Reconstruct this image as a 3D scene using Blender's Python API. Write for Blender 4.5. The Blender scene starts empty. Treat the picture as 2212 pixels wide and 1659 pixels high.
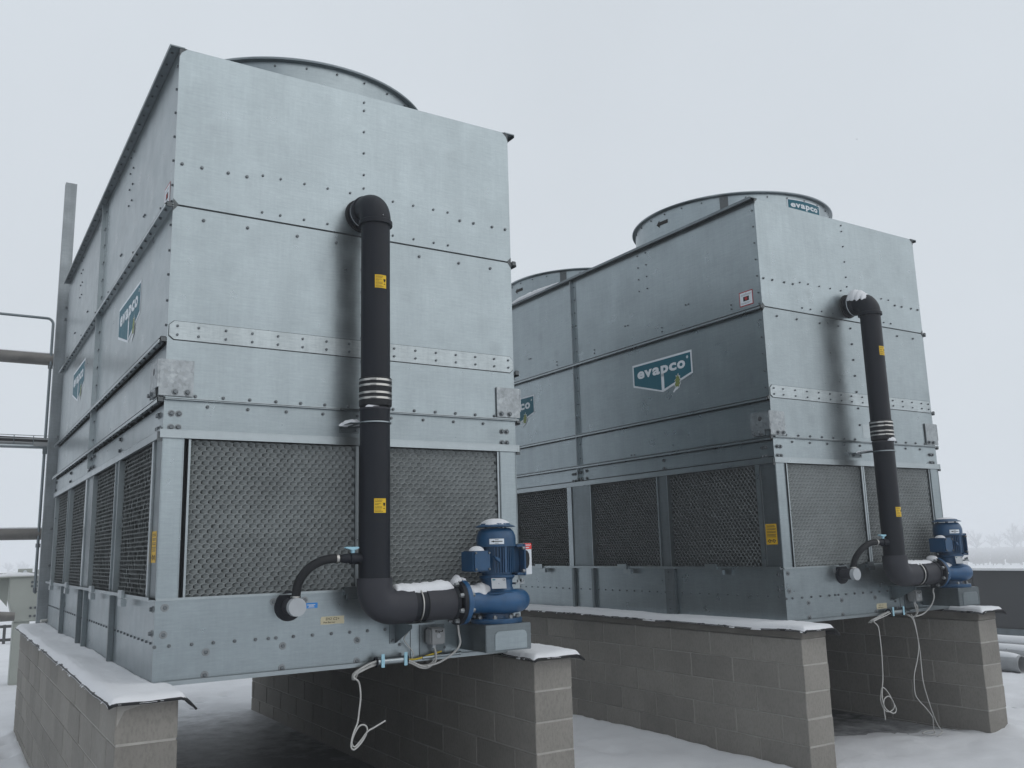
import bpy, bmesh, math, random
import numpy as np
from mathutils import Vector, Matrix

random.seed(7)
PI = math.pi
SC = bpy.context.scene
COL = SC.collection

# ------------------------------------------------------------------ camera
cam_d = bpy.data.cameras.new('camera')
cam = bpy.data.objects.new('camera', cam_d)
COL.objects.link(cam)
cam.location = (-1.0318, -5.3508, 0.6722)
cam.rotation_euler = (1.7531, 0.0264, -0.5631)
cam_d.sensor_width = 36.0
cam_d.lens = 36.0 * 1925.7 / 2212.0
cam_d.clip_start = 0.05
cam_d.clip_end = 6000.0
SC.camera = cam

# ------------------------------------------------------------------ sky, sun, exposure
SUN_EL, SUN_ROT = math.radians(36), math.radians(153)
world = bpy.data.worlds.new('World')
SC.world = world
world.use_nodes = True
wn, wl = world.node_tree.nodes, world.node_tree.links
wn.clear()
w_out = wn.new('ShaderNodeOutputWorld')
w_bg = wn.new('ShaderNodeBackground')
w_sky = wn.new('ShaderNodeTexSky')
w_sky.sky_type = 'NISHITA'
w_sky.sun_disc = False
w_sky.sun_elevation = SUN_EL
w_sky.sun_rotation = SUN_ROT
w_sky.air_density = 1.0
w_sky.dust_density = 6.0
w_hs = wn.new('ShaderNodeHueSaturation')
w_hs.inputs['Saturation'].default_value = 0.15
w_mix = wn.new('ShaderNodeMix')
w_mix.data_type = 'RGBA'
w_mix.inputs['Factor'].default_value = 0.93          # thick cloud over the clear sky
w_mix.inputs['B'].default_value = (6.9, 7.46, 8.05, 1)
wl.new(w_sky.outputs['Color'], w_hs.inputs['Color'])
wl.new(w_hs.outputs['Color'], w_mix.inputs['A'])
w_tc = wn.new('ShaderNodeTexCoord')
w_no = wn.new('ShaderNodeTexNoise')                   # faint structure of the cloud sheet
w_no.inputs['Scale'].default_value = 2.6
w_no.inputs['Detail'].default_value = 5
wl.new(w_tc.outputs['Generated'], w_no.inputs['Vector'])
w_mr = wn.new('ShaderNodeMapRange')
w_mr.inputs['From Min'].default_value = 0.3
w_mr.inputs['From Max'].default_value = 0.7
w_mr.inputs['To Min'].default_value = 0.97
w_mr.inputs['To Max'].default_value = 1.03
wl.new(w_no.outputs['Fac'], w_mr.inputs['Value'])
w_sc = wn.new('ShaderNodeVectorMath')
w_sc.operation = 'SCALE'
wl.new(w_mix.outputs['Result'], w_sc.inputs[0])
wl.new(w_mr.outputs['Result'], w_sc.inputs['Scale'])
wl.new(w_sc.outputs['Vector'], w_bg.inputs['Color'])
w_bg.inputs['Strength'].default_value = 0.1
wl.new(w_bg.outputs['Background'], w_out.inputs['Surface'])

sun_d = bpy.data.lights.new('sun', 'SUN')
sun_d.energy = 1.0
sun_d.angle = math.radians(95)
sun_d.color = (1.0, 0.97, 0.93)
sun = bpy.data.objects.new('sun', sun_d)
COL.objects.link(sun)
sun.location = (-10, -20, 30)
_sd = Vector((math.sin(SUN_ROT) * math.cos(SUN_EL), math.cos(SUN_ROT) * math.cos(SUN_EL), math.sin(SUN_EL)))
sun.rotation_euler = (-_sd).to_track_quat('-Z', 'Y').to_euler()

SC.view_settings.view_transform = 'Standard'
SC.view_settings.look = 'None'
SC.view_settings.exposure = 0.0
SC.view_settings.gamma = 1.0
SC.view_settings.use_curve_mapping = False
SC.cycles.volume_bounces = 3
SC.cycles.max_bounces = 10
SC.cycles.diffuse_bounces = 2
SC.cycles.glossy_bounces = 5
SC.cycles.use_denoising = True

# ------------------------------------------------------------------ materials
def nodes_of(name):
    m = bpy.data.materials.new(name)
    m.use_nodes = True
    nt = m.node_tree
    return m, nt.nodes, nt.links, nt.nodes['Principled BSDF']

def mapped(n, l, scale, src='pos'):
    g = n.new('ShaderNodeNewGeometry') if src == 'pos' else n.new('ShaderNodeTexCoord')
    mp = n.new('ShaderNodeMapping')
    mp.inputs['Scale'].default_value = scale
    l.new(g.outputs['Position'] if src == 'pos' else g.outputs['Object'], mp.inputs['Vector'])
    return mp

def noise(n, l, mp, scale, detail=3, rough=0.55):
    t = n.new('ShaderNodeTexNoise')
    t.inputs['Scale'].default_value = scale
    t.inputs['Detail'].default_value = detail
    t.inputs['Roughness'].default_value = rough
    l.new(mp.outputs['Vector'], t.inputs['Vector'])
    return t.outputs['Fac']

def mrange(n, l, src, a, b, lo=0.25, hi=0.75):
    r = n.new('ShaderNodeMapRange')
    r.inputs['From Min'].default_value = lo
    r.inputs['From Max'].default_value = hi
    r.inputs['To Min'].default_value = a
    r.inputs['To Max'].default_value = b
    l.new(src, r.inputs['Value'])
    return r.outputs['Result']

def mul(n, l, a, b):
    m = n.new('ShaderNodeMath')
    m.operation = 'MULTIPLY'
    l.new(a, m.inputs[0])
    l.new(b, m.inputs[1])
    return m.outputs[0]

def tint(n, l, fac, col):
    v = n.new('ShaderNodeVectorMath')
    v.operation = 'SCALE'
    v.inputs[0].default_value = col[:3]
    l.new(fac, v.inputs['Scale'])
    return v.outputs['Vector']

def bump(n, l, h, strength, dist, p):
    b = n.new('ShaderNodeBump')
    b.inputs['Strength'].default_value = strength
    b.inputs['Distance'].default_value = dist
    l.new(h, b.inputs['Height'])
    l.new(b.outputs['Normal'], p.inputs['Normal'])

def mat_galv(name, col, rough, metal=1.0, streak=0.06, blotch=0.10, spots=0.10):
    m, n, l, p = nodes_of(name)
    mp1 = mapped(n, l, (1, 1, 1))
    mp2 = mapped(n, l, (7, 7, 85))
    mp3 = mapped(n, l, (60, 60, 7))
    big = mrange(n, l, noise(n, l, mp1, 2.3, 4), 1 - blotch, 1 + blotch * 0.6)
    st = mrange(n, l, noise(n, l, mp2, 1.0, 4, 0.7), 1 - streak, 1 + streak)
    st2 = mrange(n, l, noise(n, l, mp3, 1.0, 2), 1 - streak * 0.5, 1 + streak * 0.5)
    fine = mrange(n, l, noise(n, l, mapped(n, l, (16, 16, 60)), 1.6, 3), 1 - streak * 0.6, 1 + streak * 0.6)
    vo = n.new('ShaderNodeTexVoronoi')
    vo.inputs['Scale'].default_value = 3.1
    l.new(mp1.outputs['Vector'], vo.inputs['Vector'])
    stain = mrange(n, l, vo.outputs['Distance'], 1 - spots, 1.0, 0.04, 0.22)
    f = mul(n, l, mul(n, l, mul(n, l, big, st), mul(n, l, st2, fine)), stain)
    oi = n.new('ShaderNodeObjectInfo')
    f = mul(n, l, f, mrange(n, l, oi.outputs['Random'], 0.93, 1.05, 0, 1))
    f = mul(n, l, f, mrange(n, l, noise(n, l, mapped(n, l, (8, 8, 0.5)), 1.0, 4, 0.65), 1 - blotch * 0.7, 1 + blotch * 0.5))
    bump(n, l, noise(n, l, mapped(n, l, (1, 1, 1)), 1.3, 1), 0.25, 0.02, p)
    l.new(tint(n, l, f, col), p.inputs['Base Color'])
    p.inputs['Metallic'].default_value = metal
    p.inputs['Specular Tint'].default_value = (0.92, 0.92, 0.92, 1)      # dull at grazing angles, as weathered zinc is
    l.new(mrange(n, l, noise(n, l, mp1, 6, 4), rough * 0.85, rough * 1.25), p.inputs['Roughness'])
    return m

def mat_spangle(name, col, rough):
    m, n, l, p = nodes_of(name)
    mp = mapped(n, l, (1, 1, 1))
    vo = n.new('ShaderNodeTexVoronoi')
    vo.inputs['Scale'].default_value = 55
    l.new(mp.outputs['Vector'], vo.inputs['Vector'])
    sx = n.new('ShaderNodeSeparateColor')
    l.new(vo.outputs['Color'], sx.inputs['Color'])
    a = mrange(n, l, sx.outputs['Red'], 0.86, 1.08, 0, 1)
    b = mrange(n, l, noise(n, l, mp, 14, 4), 0.80, 1.12)
    l.new(tint(n, l, mul(n, l, a, b), col), p.inputs['Base Color'])
    p.inputs['Metallic'].default_value = 0.9
    l.new(mrange(n, l, sx.outputs['Green'], rough * 0.8, rough * 1.3, 0, 1), p.inputs['Roughness'])
    return m

def mat_plain(name, col, rough=0.5, metal=0.0, var=0.12, scale=8.0, bmp=0.0, bscale=60, src='pos', fine=0.0):
    m, n, l, p = nodes_of(name)
    mp = mapped(n, l, (1, 1, 1), src)
    f = mrange(n, l, noise(n, l, mp, scale, 5), 1 - var, 1 + var)
    if fine:
        f = mul(n, l, f, mrange(n, l, noise(n, l, mp, 140, 2), 1 - fine, 1 + fine))
    l.new(tint(n, l, f, col), p.inputs['Base Color'])
    p.inputs['Metallic'].default_value = metal
    l.new(mrange(n, l, noise(n, l, mp, scale * 2, 3), rough * 0.88, min(1, rough * 1.12)), p.inputs['Roughness'])
    if bmp:
        bump(n, l, noise(n, l, mp, bscale, 4, 0.65), bmp, 0.004, p)
    return m

def mat_block(name, col):
    m, n, l, p = nodes_of(name)
    mp = mapped(n, l, (1, 1, 1))
    oi = n.new('ShaderNodeObjectInfo')
    r = mrange(n, l, oi.outputs['Random'], 0.86, 1.10, 0, 1)
    big = mrange(n, l, noise(n, l, mp, 2.2, 5, 0.6), 0.84, 1.12)
    mps = mapped(n, l, (1, 1, 0.45))
    pits = mrange(n, l, noise(n, l, mps, 75, 3, 0.6), 0.86, 1.04, 0.33, 0.55)
    f = mul(n, l, mul(n, l, r, big), pits)
    l.new(tint(n, l, f, col), p.inputs['Base Color'])
    p.inputs['Roughness'].default_value = 0.92
    bump(n, l, noise(n, l, mp, 90, 4, 0.7), 0.55, 0.005, p)
    return m

def mat_snow(name, dirt=0.0):
    m, n, l, p = nodes_of(name)
    mp = mapped(n, l, (1, 1, 1))
    f = mrange(n, l, noise(n, l, mp, 1.7, 6, 0.6), 0.93 - dirt, 1.03)
    l.new(tint(n, l, f, (0.69, 0.702, 0.726)), p.inputs['Base Color'])
    p.inputs['Roughness'].default_value = 0.75
    p.inputs['Specular IOR Level'].default_value = 0.25
    b = n.new('ShaderNodeMath')
    b.operation = 'ADD'
    l.new(noise(n, l, mp, 240, 3, 0.75), b.inputs[0])
    l.new(noise(n, l, mp, 22, 4, 0.6), b.inputs[1])
    bump(n, l, b.outputs[0], 0.5, 0.010, p)
    return m

def mat_membrane():
    """Dark roofing sheet under the towers with a thin dusting of blown-in snow towards the open ends."""
    m, n, l, p = nodes_of('roof_membrane')
    mp = mapped(n, l, (1, 1, 1))
    g = n.new('ShaderNodeNewGeometry')
    sx = n.new('ShaderNodeSeparateXYZ')
    l.new(g.outputs['Position'], sx.inputs['Vector'])
    far = mrange(n, l, sx.outputs['Y'], 0.0, 0.75, 2.6, 6.0)
    nearb = mrange(n, l, sx.outputs['Y'], 0.70, 0.0, -0.2, 1.7)
    isb = mrange(n, l, sx.outputs['X'], 0.0, 1.0, 3.4, 3.6)
    amt = n.new('ShaderNodeMath'); amt.operation = 'MULTIPLY_ADD'
    l.new(nearb, amt.inputs[0]); l.new(isb, amt.inputs[1]); l.new(far, amt.inputs[2])
    sub = n.new('ShaderNodeMath'); sub.operation = 'ADD'
    l.new(amt.outputs[0], sub.inputs[0])
    l.new(mrange(n, l, noise(n, l, mp, 3.5, 9, 0.72), -0.42, 0.2, 0.3, 0.7), sub.inputs[1])
    mask = mrange(n, l, sub.outputs[0], 0.0, 0.8, 0.0, 0.7)
    mx = n.new('ShaderNodeMix'); mx.data_type = 'RGBA'
    l.new(mask, mx.inputs['Factor'])
    mx.inputs['B'].default_value = (0.62, 0.635, 0.66, 1)
    l.new(tint(n, l, mrange(n, l, noise(n, l, mp, 1.6, 5), 0.7, 1.3), (0.036, 0.037, 0.039)), mx.inputs['A'])
    l.new(mx.outputs['Result'], p.inputs['Base Color'])
    p.inputs['Roughness'].default_value = 0.6
    bump(n, l, noise(n, l, mp, 30, 4), 0.2, 0.004, p)
    return m

M = {
    'galv': mat_galv('galvanized_sheet', (0.288, 0.331, 0.350), 0.30, metal=0.92, streak=0.07, blotch=0.09),
    'galvstrap': mat_galv('galvanized_strap', (0.36, 0.40, 0.415), 0.36, streak=0.12, blotch=0.14),
    'galv2': mat_galv('galvanized_trim', (0.32, 0.358, 0.375), 0.30, streak=0.04, blotch=0.06),
    'galvdull': mat_galv('weathered_zinc', (0.175, 0.202, 0.215), 0.40, streak=0.08, blotch=0.16),
    'spangle': mat_spangle('hot_dip_spangle', (0.30, 0.325, 0.34), 0.42),
    'dark': mat_plain('dark_sealant', (0.030, 0.034, 0.038), 0.7),
    'darksteel': mat_plain('inner_steel', (0.10, 0.11, 0.115), 0.6, 0.6),  # even dark steel tone: seals, end caps, joint strips and the inner box
    'bolt': mat_plain('bolt_zinc', (0.13, 0.145, 0.155), 0.42, 0.85, 0.25, 40),
    'washer': mat_plain('washer_zinc', (0.22, 0.235, 0.245), 0.45, 0.8, 0.2, 40),
    'steelbright': mat_plain('stainless_band', (0.46, 0.45, 0.43), 0.3, 1.0, 0.08, 20),
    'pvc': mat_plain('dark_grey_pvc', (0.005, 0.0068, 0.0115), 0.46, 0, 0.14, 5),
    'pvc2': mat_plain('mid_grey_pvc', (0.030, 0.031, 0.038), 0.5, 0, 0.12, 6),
    'rubber': mat_plain('black_rubber', (0.012, 0.013, 0.015), 0.55, 0, 0.2, 20),
    'blue': mat_plain('pump_enamel', (0.006, 0.062, 0.155), 0.40, 0, 0.18, 14, 0.12, 50),
    'blue2': mat_plain('motor_enamel', (0.004, 0.048, 0.118), 0.40, 0, 0.15, 16, 0.10, 50),
    'fill': mat_plain('fill_plastic', (0.166, 0.182, 0.182), 0.5, 0, 0.20, 3.0, 0, fine=0.12),
    'teal': mat_plain('teal_print', (0.004, 0.095, 0.135), 0.5, 0, 0.05),
    'white': mat_plain('white_print', (0.62, 0.655, 0.69), 0.5, 0, 0.04),
    'yellow': mat_plain('yellow_print', (0.62, 0.40, 0.02), 0.5, 0, 0.05),
    'yellowdim': mat_plain('yellow_sticker', (0.50, 0.30, 0.012), 0.5, 0, 0.05),
    'ink': mat_plain('black_ink', (0.012, 0.011, 0.010), 0.6, 0, 0.05),
    'inkbrown': mat_plain('brown_ink', (0.10, 0.07, 0.008), 0.6, 0, 0.05),
    'inkgrey': mat_plain('grey_ink', (0.22, 0.24, 0.27), 0.6, 0, 0.05),
    'red': mat_plain('red_print', (0.33, 0.02, 0.025), 0.5, 0, 0.05),
    'redbright': mat_plain('red_label', (0.65, 0.03, 0.025), 0.5, 0, 0.05),
    'leaf': mat_plain('leaf_print', (0.17, 0.21, 0.06), 0.5, 0, 0.2, 40),
    'bluelabel': mat_plain('blue_label', (0.02, 0.22, 0.62), 0.5, 0, 0.05),
    'tape': mat_plain('masking_tape', (0.50, 0.45, 0.31), 0.7, 0, 0.08, 30),
    'paleblue': mat_plain('pale_blue_plastic', (0.30, 0.52, 0.62), 0.45, 0, 0.06),
    'boxgrey': mat_plain('grey_abs_box', (0.24, 0.25, 0.255), 0.5, 0, 0.06, 12),
    'capgrey': mat_plain('pale_pvc_cap', (0.34, 0.36, 0.38), 0.5, 0, 0.06, 20),
    'cable': mat_plain('grey_cable', (0.40, 0.40, 0.385), 0.5, 0, 0.06, 20),
    'earth': mat_plain('yellow_green_cable', (0.50, 0.36, 0.02), 0.5, 0, 0.1, 20),
    'block': mat_block('concrete_block', (0.222, 0.210, 0.190)),
    'mortar': mat_plain('mortar', (0.33, 0.318, 0.295), 0.95, 0, 0.15, 12, 0.5, 90),
    'concrete': mat_plain('cast_concrete', (0.155, 0.145, 0.128), 0.92, 0, 0.22, 6, 0.5, 60, fine=0.12),
    'membrane': mat_membrane(),
    'snow': mat_snow('snow'),
    'snowg': mat_snow('ground_snow', 0.05),
    'insul': mat_plain('pipe_cladding', (0.165, 0.158, 0.148), 0.55, 0.3, 0.22, 9, 0.15, 30),
    'post': mat_galv('post_zinc', (0.25, 0.275, 0.29), 0.5, 0.9, 0.1, 0.3),
    'paint': mat_plain('grey_green_paint', (0.34, 0.36, 0.33), 0.55, 0, 0.07, 4),
    'parapet': mat_plain('parapet_cladding', (0.036, 0.038, 0.041), 0.6, 0, 0.12, 1.3),
    'coping': mat_plain('white_coping', (0.70, 0.71, 0.72), 0.6, 0, 0.05),
    'duct': mat_plain('stacked_duct', (0.30, 0.31, 0.32), 0.5, 0.3, 0.15, 7),
    'bark': mat_plain('bark', (0.06, 0.055, 0.05), 0.9, 0, 0.2, 2),
    'stake': mat_plain('vineyard_post', (0.16, 0.15, 0.14), 0.9),
    'facade': mat_plain('hall_facade', (0.30, 0.30, 0.30), 0.8),
}

for k_ in ('pvc', 'pvc2', 'rubber', 'teal', 'white', 'leaf', 'ink', 'red', 'yellow', 'yellowdim'):
    M[k_].node_tree.nodes['Principled BSDF'].inputs['Specular IOR Level'].default_value = 0.22

# ------------------------------------------------------------------ mesh helpers
class MB:
    def __init__(self):
        self.v, self.f = [], []
    def add(self, vs, fs):
        o = len(self.v)
        self.v += [tuple(map(float, p)) for p in vs]
        self.f += [tuple(i + o for i in f) for f in fs]
        return self
    def box(self, x0, x1, y0, y1, z0, z1):
        vs = [(x, y, z) for z in (z0, z1) for y in (y0, y1) for x in (x0, x1)]
        return self.add(vs, [(0, 2, 3, 1), (4, 5, 7, 6), (0, 1, 5, 4), (2, 6, 7, 3), (0, 4, 6, 2), (1, 3, 7, 5)])
    def prism(self, poly, axis, a, b):
        """2D polygon extruded along an axis: x -> (y,z), y -> (x,z), z -> (x,y)."""
        n = len(poly)
        def P(q, t):
            return {'x': (t, q[0], q[1]), 'y': (q[0], t, q[1]), 'z': (q[0], q[1], t)}[axis]
        vs = [P(q, a) for q in poly] + [P(q, b) for q in poly]
        fs = [tuple(range(n))[::-1], tuple(range(n, 2 * n))]
        fs += [(i, (i + 1) % n, n + (i + 1) % n, n + i) for i in range(n)]
        return self.add(vs, fs)
    def tube(self, path, r, n=12, caps=True):
        path = [Vector(p) for p in path]
        rr = r if isinstance(r, (list, tuple)) else [r] * len(path)
        t0 = (path[1] - path[0]).normalized()
        up = Vector((0, 0, 1)) if abs(t0.z) < 0.9 else Vector((1, 0, 0))
        u = t0.cross(up).normalized()
        vs = []
        for i, p in enumerate(path):
            a = path[max(i - 1, 0)]
            b = path[min(i + 1, len(path) - 1)]
            t = (b - a)
            t = t.normalized() if t.length > 1e-9 else t0
            u = (u - t * u.dot(t)).normalized()
            w = t.cross(u)
            for k in range(n):
                an = 2 * PI * k / n
                vs.append(p + (u * math.cos(an) + w * math.sin(an)) * rr[i])
        fs = []
        for i in range(len(path) - 1):
            for k in range(n):
                k2 = (k + 1) % n
                fs.append((i * n + k, i * n + k2, (i + 1) * n + k2, (i + 1) * n + k))
        if caps:
            fs.append(tuple(range(n))[::-1])
            fs.append(tuple(range((len(path) - 1) * n, len(path) * n)))
        return self.add(vs, fs)
    def cyl(self, p0, p1, r0, r1=None, n=16, caps=True):
        return self.tube([p0, p1], [r0, r0 if r1 is None else r1], n, caps)
    def lathe(self, prof, c, n=32, a0=0.0, a1=2 * PI):
        """profile of (radius, z) turned about the vertical through c."""
        full = abs(a1 - a0 - 2 * PI) < 1e-6
        m = n if full else n + 1
        vs = []
        for r, z in prof:
            for k in range(m):
                a = a0 + (a1 - a0) * k / n
                vs.append((c[0] + r * math.cos(a), c[1] + r * math.sin(a), c[2] + z))
        fs = []
        for i in range(len(prof) - 1):
            for k in range(n):
                k2 = (k + 1) % m
                fs.append((i * m + k, i * m + k2, (i + 1) * m + k2, (i + 1) * m + k))
        return self.add(vs, fs)
    def torus(self, c, axis, R, r, n=32, m=8, a0=0, a1=2 * PI):
        ax = Vector(axis).normalized()
        u = ax.orthogonal().normalized()
        w = ax.cross(u)
        path = [Vector(c) + (u * math.cos(a0 + (a1 - a0) * k / n) + w * math.sin(a0 + (a1 - a0) * k / n)) * R for k in range(n + 1)]
        return self.tube(path, r, m, False)
    def build(self, name, mat, parent=None, smooth=None, kind=None, bev=0):
        me = bpy.data.meshes.new(name)
        me.from_pydata(self.v, [], self.f)
        if bev or True:
            bm = bmesh.new()
            bm.from_mesh(me)
            bmesh.ops.recalc_face_normals(bm, faces=bm.faces)
            if bev:
                ed = [e for e in bm.edges if e.is_manifold and e.calc_face_angle(0) > 0.5]
                bmesh.ops.bevel(bm, geom=ed, offset=bev, segments=2, affect='EDGES', clamp_overlap=True)
            bm.to_mesh(me)
            bm.free()
        if smooth:
            me.shade_smooth()
            me.set_sharp_from_angle(angle=math.radians(smooth))
        me.materials.append(M[mat] if isinstance(mat, str) else mat)
        return link(name, me, parent, kind)

def link(name, me, parent=None, kind=None, loc=None, rot=None):
    o = bpy.data.objects.new(name, me)
    COL.objects.link(o)
    if parent is not None:
        o.parent = parent
    if loc is not None:
        o.location = loc
    if rot is not None:
        o.rotation_euler = rot
    if kind:
        o['kind'] = kind
    return o

def tag(o, label, cat, group=None):
    o['label'] = label
    o['category'] = cat
    if group:
        o['group'] = group
    return o

def thing(name, label, cat, loc=(0, 0, 0), group=None):
    o = bpy.data.objects.new(name, None)
    COL.objects.link(o)
    o.location = loc
    o.empty_display_size = 0.2
    return tag(o, label, cat, group)

def copy_tree(o, parent=None):
    c = o.copy()
    COL.objects.link(c)
    c.parent = parent
    for ch in list(o.children):
        copy_tree(ch, c)
    return c

def box(name, x0, x1, y0, y1, z0, z1, mat, parent, bev=0):
    return MB().box(x0, x1, y0, y1, z0, z1).build(name, mat, parent, bev=bev)

def spline(pts, k=6):
    """Catmull-Rom through the points."""
    P = [Vector(p) for p in pts]
    P = [P[0] * 2 - P[1]] + P + [P[-1] * 2 - P[-2]]
    out = []
    for i in range(1, len(P) - 2):
        a, b, c, d = P[i - 1:i + 3]
        for j in range(k):
            t = j / k
            out.append(0.5 * ((2 * b) + (c - a) * t + (2 * a - 5 * b + 4 * c - d) * t * t + (3 * b - a - 3 * c + d) * t ** 3))
    out.append(P[-2])
    return out

def vnoise(x, y, seed=0):
    rng = np.random.RandomState(seed)
    T = rng.rand(256, 256)
    x = np.asarray(x, float)
    y = np.asarray(y, float)
    xi, yi = np.floor(x).astype(int), np.floor(y).astype(int)
    fx, fy = x - xi, y - yi
    fx, fy = fx * fx * (3 - 2 * fx), fy * fy * (3 - 2 * fy)
    g = lambda a, b: T[a % 256, b % 256]
    return (g(xi, yi) * (1 - fx) + g(xi + 1, yi) * fx) * (1 - fy) + (g(xi, yi + 1) * (1 - fx) + g(xi + 1, yi + 1) * fx) * fy

def fbm(x, y, seed=0, oct=4):
    s, a, t = 0, 1, 0
    for i in range(oct):
        s = s + a * vnoise(x * 2 ** i, y * 2 ** i, seed + i)
        t += a
        a *= 0.5
    return s / t

def sstep(a, b, x):
    t = np.clip((x - a) / (b - a), 0, 1)
    return t * t * (3 - 2 * t)

# ------------------------------------------------------------------ flat print: text and polygons carried onto a surface
_txt_cache = {}
def text_poly(s, size, offset=0.0, sx=1.0, space=1.0, align='LEFT', shear=0.0):
    key = (s, size, offset, sx, space, align, shear)
    if key in _txt_cache:
        return _txt_cache[key]
    cu = bpy.data.curves.new('t', 'FONT')
    cu.body = s
    cu.size = size
    cu.offset = offset
    cu.space_character = space
    cu.align_x = align
    cu.shear = shear
    cu.resolution_u = 3
    ob = bpy.data.objects.new('t', cu)
    COL.objects.link(ob)
    dg = bpy.context.evaluated_depsgraph_get()
    me = ob.evaluated_get(dg).to_mesh()
    vs = [(v.co.x * sx, v.co.y) for v in me.vertices]
    fs = [tuple(p.vertices) for p in me.polygons]
    ob.evaluated_get(dg).to_mesh_clear()
    bpy.data.objects.remove(ob)
    bpy.data.curves.remove(cu)
    _txt_cache[key] = (vs, fs)
    return vs, fs

def rect(x0, y0, x1, y1, nx=1):
    vs, fs = [], []
    for i in range(nx + 1):
        x = x0 + (x1 - x0) * i / nx
        vs += [(x, y0), (x, y1)]
    for i in range(nx):
        fs.append((2 * i, 2 * i + 2, 2 * i + 3, 2 * i + 1))
    return vs, fs

def poly(pts):
    return list(pts), [tuple(range(len(pts)))]

def shift(vf, dx, dy):
    return [(a + dx, b + dy) for a, b in vf[0]], vf[1]

class Plane:
    def __init__(self, o, u, v):
        self.o, self.u, self.v = Vector(o), Vector(u).normalized(), Vector(v).normalized()
        self.n = self.u.cross(self.v)
    def __call__(self, a, b, h):
        return self.o + self.u * a + self.v * b + self.n * h

class CylZ:
    """u runs along the circumference of an upright cylinder, v is z."""
    def __init__(self, c, r, ang, z):
        self.c, self.r, self.a, self.z = c, r, ang, z
    def __call__(self, a, b, h):
        t = self.a + a / self.r
        return Vector((self.c[0] + (self.r + h) * math.cos(t), self.c[1] + (self.r + h) * math.sin(t), self.z + b))

def prints(name, surf, h, shapes, mat, parent, kind=None):
    mb = MB()
    for vs, fs in shapes:
        mb.add([surf(a, b, h) for a, b in vs], fs)
    me = bpy.data.meshes.new(name)
    me.from_pydata(mb.v, [], mb.f)
    me.materials.append(M[mat])
    return link(name, me, parent, kind)

def evapco(parent, surf, w=0.9, top=0.0, crop=None):
    """The teal sign: origin at the middle of its top edge."""
    h1, h2 = 0.232 * w / 0.9, 0.354 * w / 0.9
    k = w / 0.9
    W = w / 2
    nx = 1 if isinstance(surf, Plane) else 8
    if nx == 1:
        base = poly([(-W, 0), (-W, -h1), (0.01 * k, -h2), (W, -h1), (W, 0)])
    else:
        base = rect(-W, -h1, W, 0, 12)
    sign = prints('logo_sign', surf, 0.0012, [base], 'white', parent)
    e = 0.020 * k
    if nx == 1:
        L = poly([(-W + e, -e), (-W + e, -h1 + e * 0.7), (-0.012 * k, -h2 + e * 1.1), (-0.012 * k, -e)])
        R = poly([(-0.012 * k, -e), (-0.012 * k, -h2 + e * 1.1), (0.033 * k, -h2 + e * 1.5), (W - e, -h1 + e * 0.7), (W - e, -e)])
        fields = [L, R]
    else:
        fields = [rect(-W + e, -h1 + e, W - e, -e, 12)]
    prints('field', surf, 0.0022, fields, 'teal', sign)
    shapes = []
    xs = {'e': (-0.375, 0.122), 'v': (-0.262, 0.128), 'a': (-0.137, 0.122), 'p': (-0.008, 0.122), 'c': (0.115, 0.118), 'o': (0.235, 0.125)}
    for ch, (x, wd) in xs.items():
        vs, fs = text_poly(ch, 0.150, 0.0058, 1.0)
        x0, x1 = min(q[0] for q in vs), max(q[0] for q in vs)
        s = wd * 0.93 / (x1 - x0)
        vs = [(((a - x0) * s + x) * k, (b - 0.155) * k) for a, b in vs]
        shapes.append((vs, fs))
    if nx == 1:
        shapes.append(rect(-0.008 * k, -h2 + 0.012, 0.033 * k, -0.17 * k))
    prints('lettering', surf, 0.0032, shapes, 'white', sign)
    # the small registered mark
    ring = []
    for i in range(10):
        a, b = 2 * PI * i / 10, 2 * PI * (i + 1) / 10
        ring.append(poly([((0.385 + 0.014 * math.cos(t) * q) * k, (-0.062 + 0.014 * math.sin(t) * q) * k) for t, q in ((a, 1), (b, 1), (b, 0.65), (a, 0.65))]))
    prints('registered_mark', surf, 0.0032, ring + [shift(text_poly('R', 0.018, 0.0008), 0.3795 * k, -0.068 * k)], 'white', sign)
    if nx == 1:
        lf = [(0.0, -0.05), (0.02, -0.045), (0.045, -0.055), (0.05, -0.03), (0.066, -0.022), (0.058, 0.0), (0.072, 0.018), (0.058, 0.03),
              (0.06, 0.055), (0.044, 0.05), (0.04, 0.078), (0.024, 0.055), (0.008, 0.06), (0.01, 0.03), (-0.008, 0.022), (0.002, 0.0), (-0.012, -0.02)]
        out = [(x * 1.22 - 0.004, y * 1.15 - 0.002) for x, y in lf]
        stem = [(0.0, -0.05), (-0.022, -0.068), (-0.045, -0.09), (-0.032, -0.102), (0.0, -0.08), (0.03, -0.072), (0.04, -0.05)]
        mv = lambda P: [(x * k + 0.20 * k, y * k - 0.285 * k) for x, y in P]
        prints('leaf_outline', surf, 0.0036, [poly(mv(out)), poly(mv(stem))], 'white', sign)
        prints('leaf', surf, 0.0046, [poly(mv(lf))], 'leaf', sign)
    return sign

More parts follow.
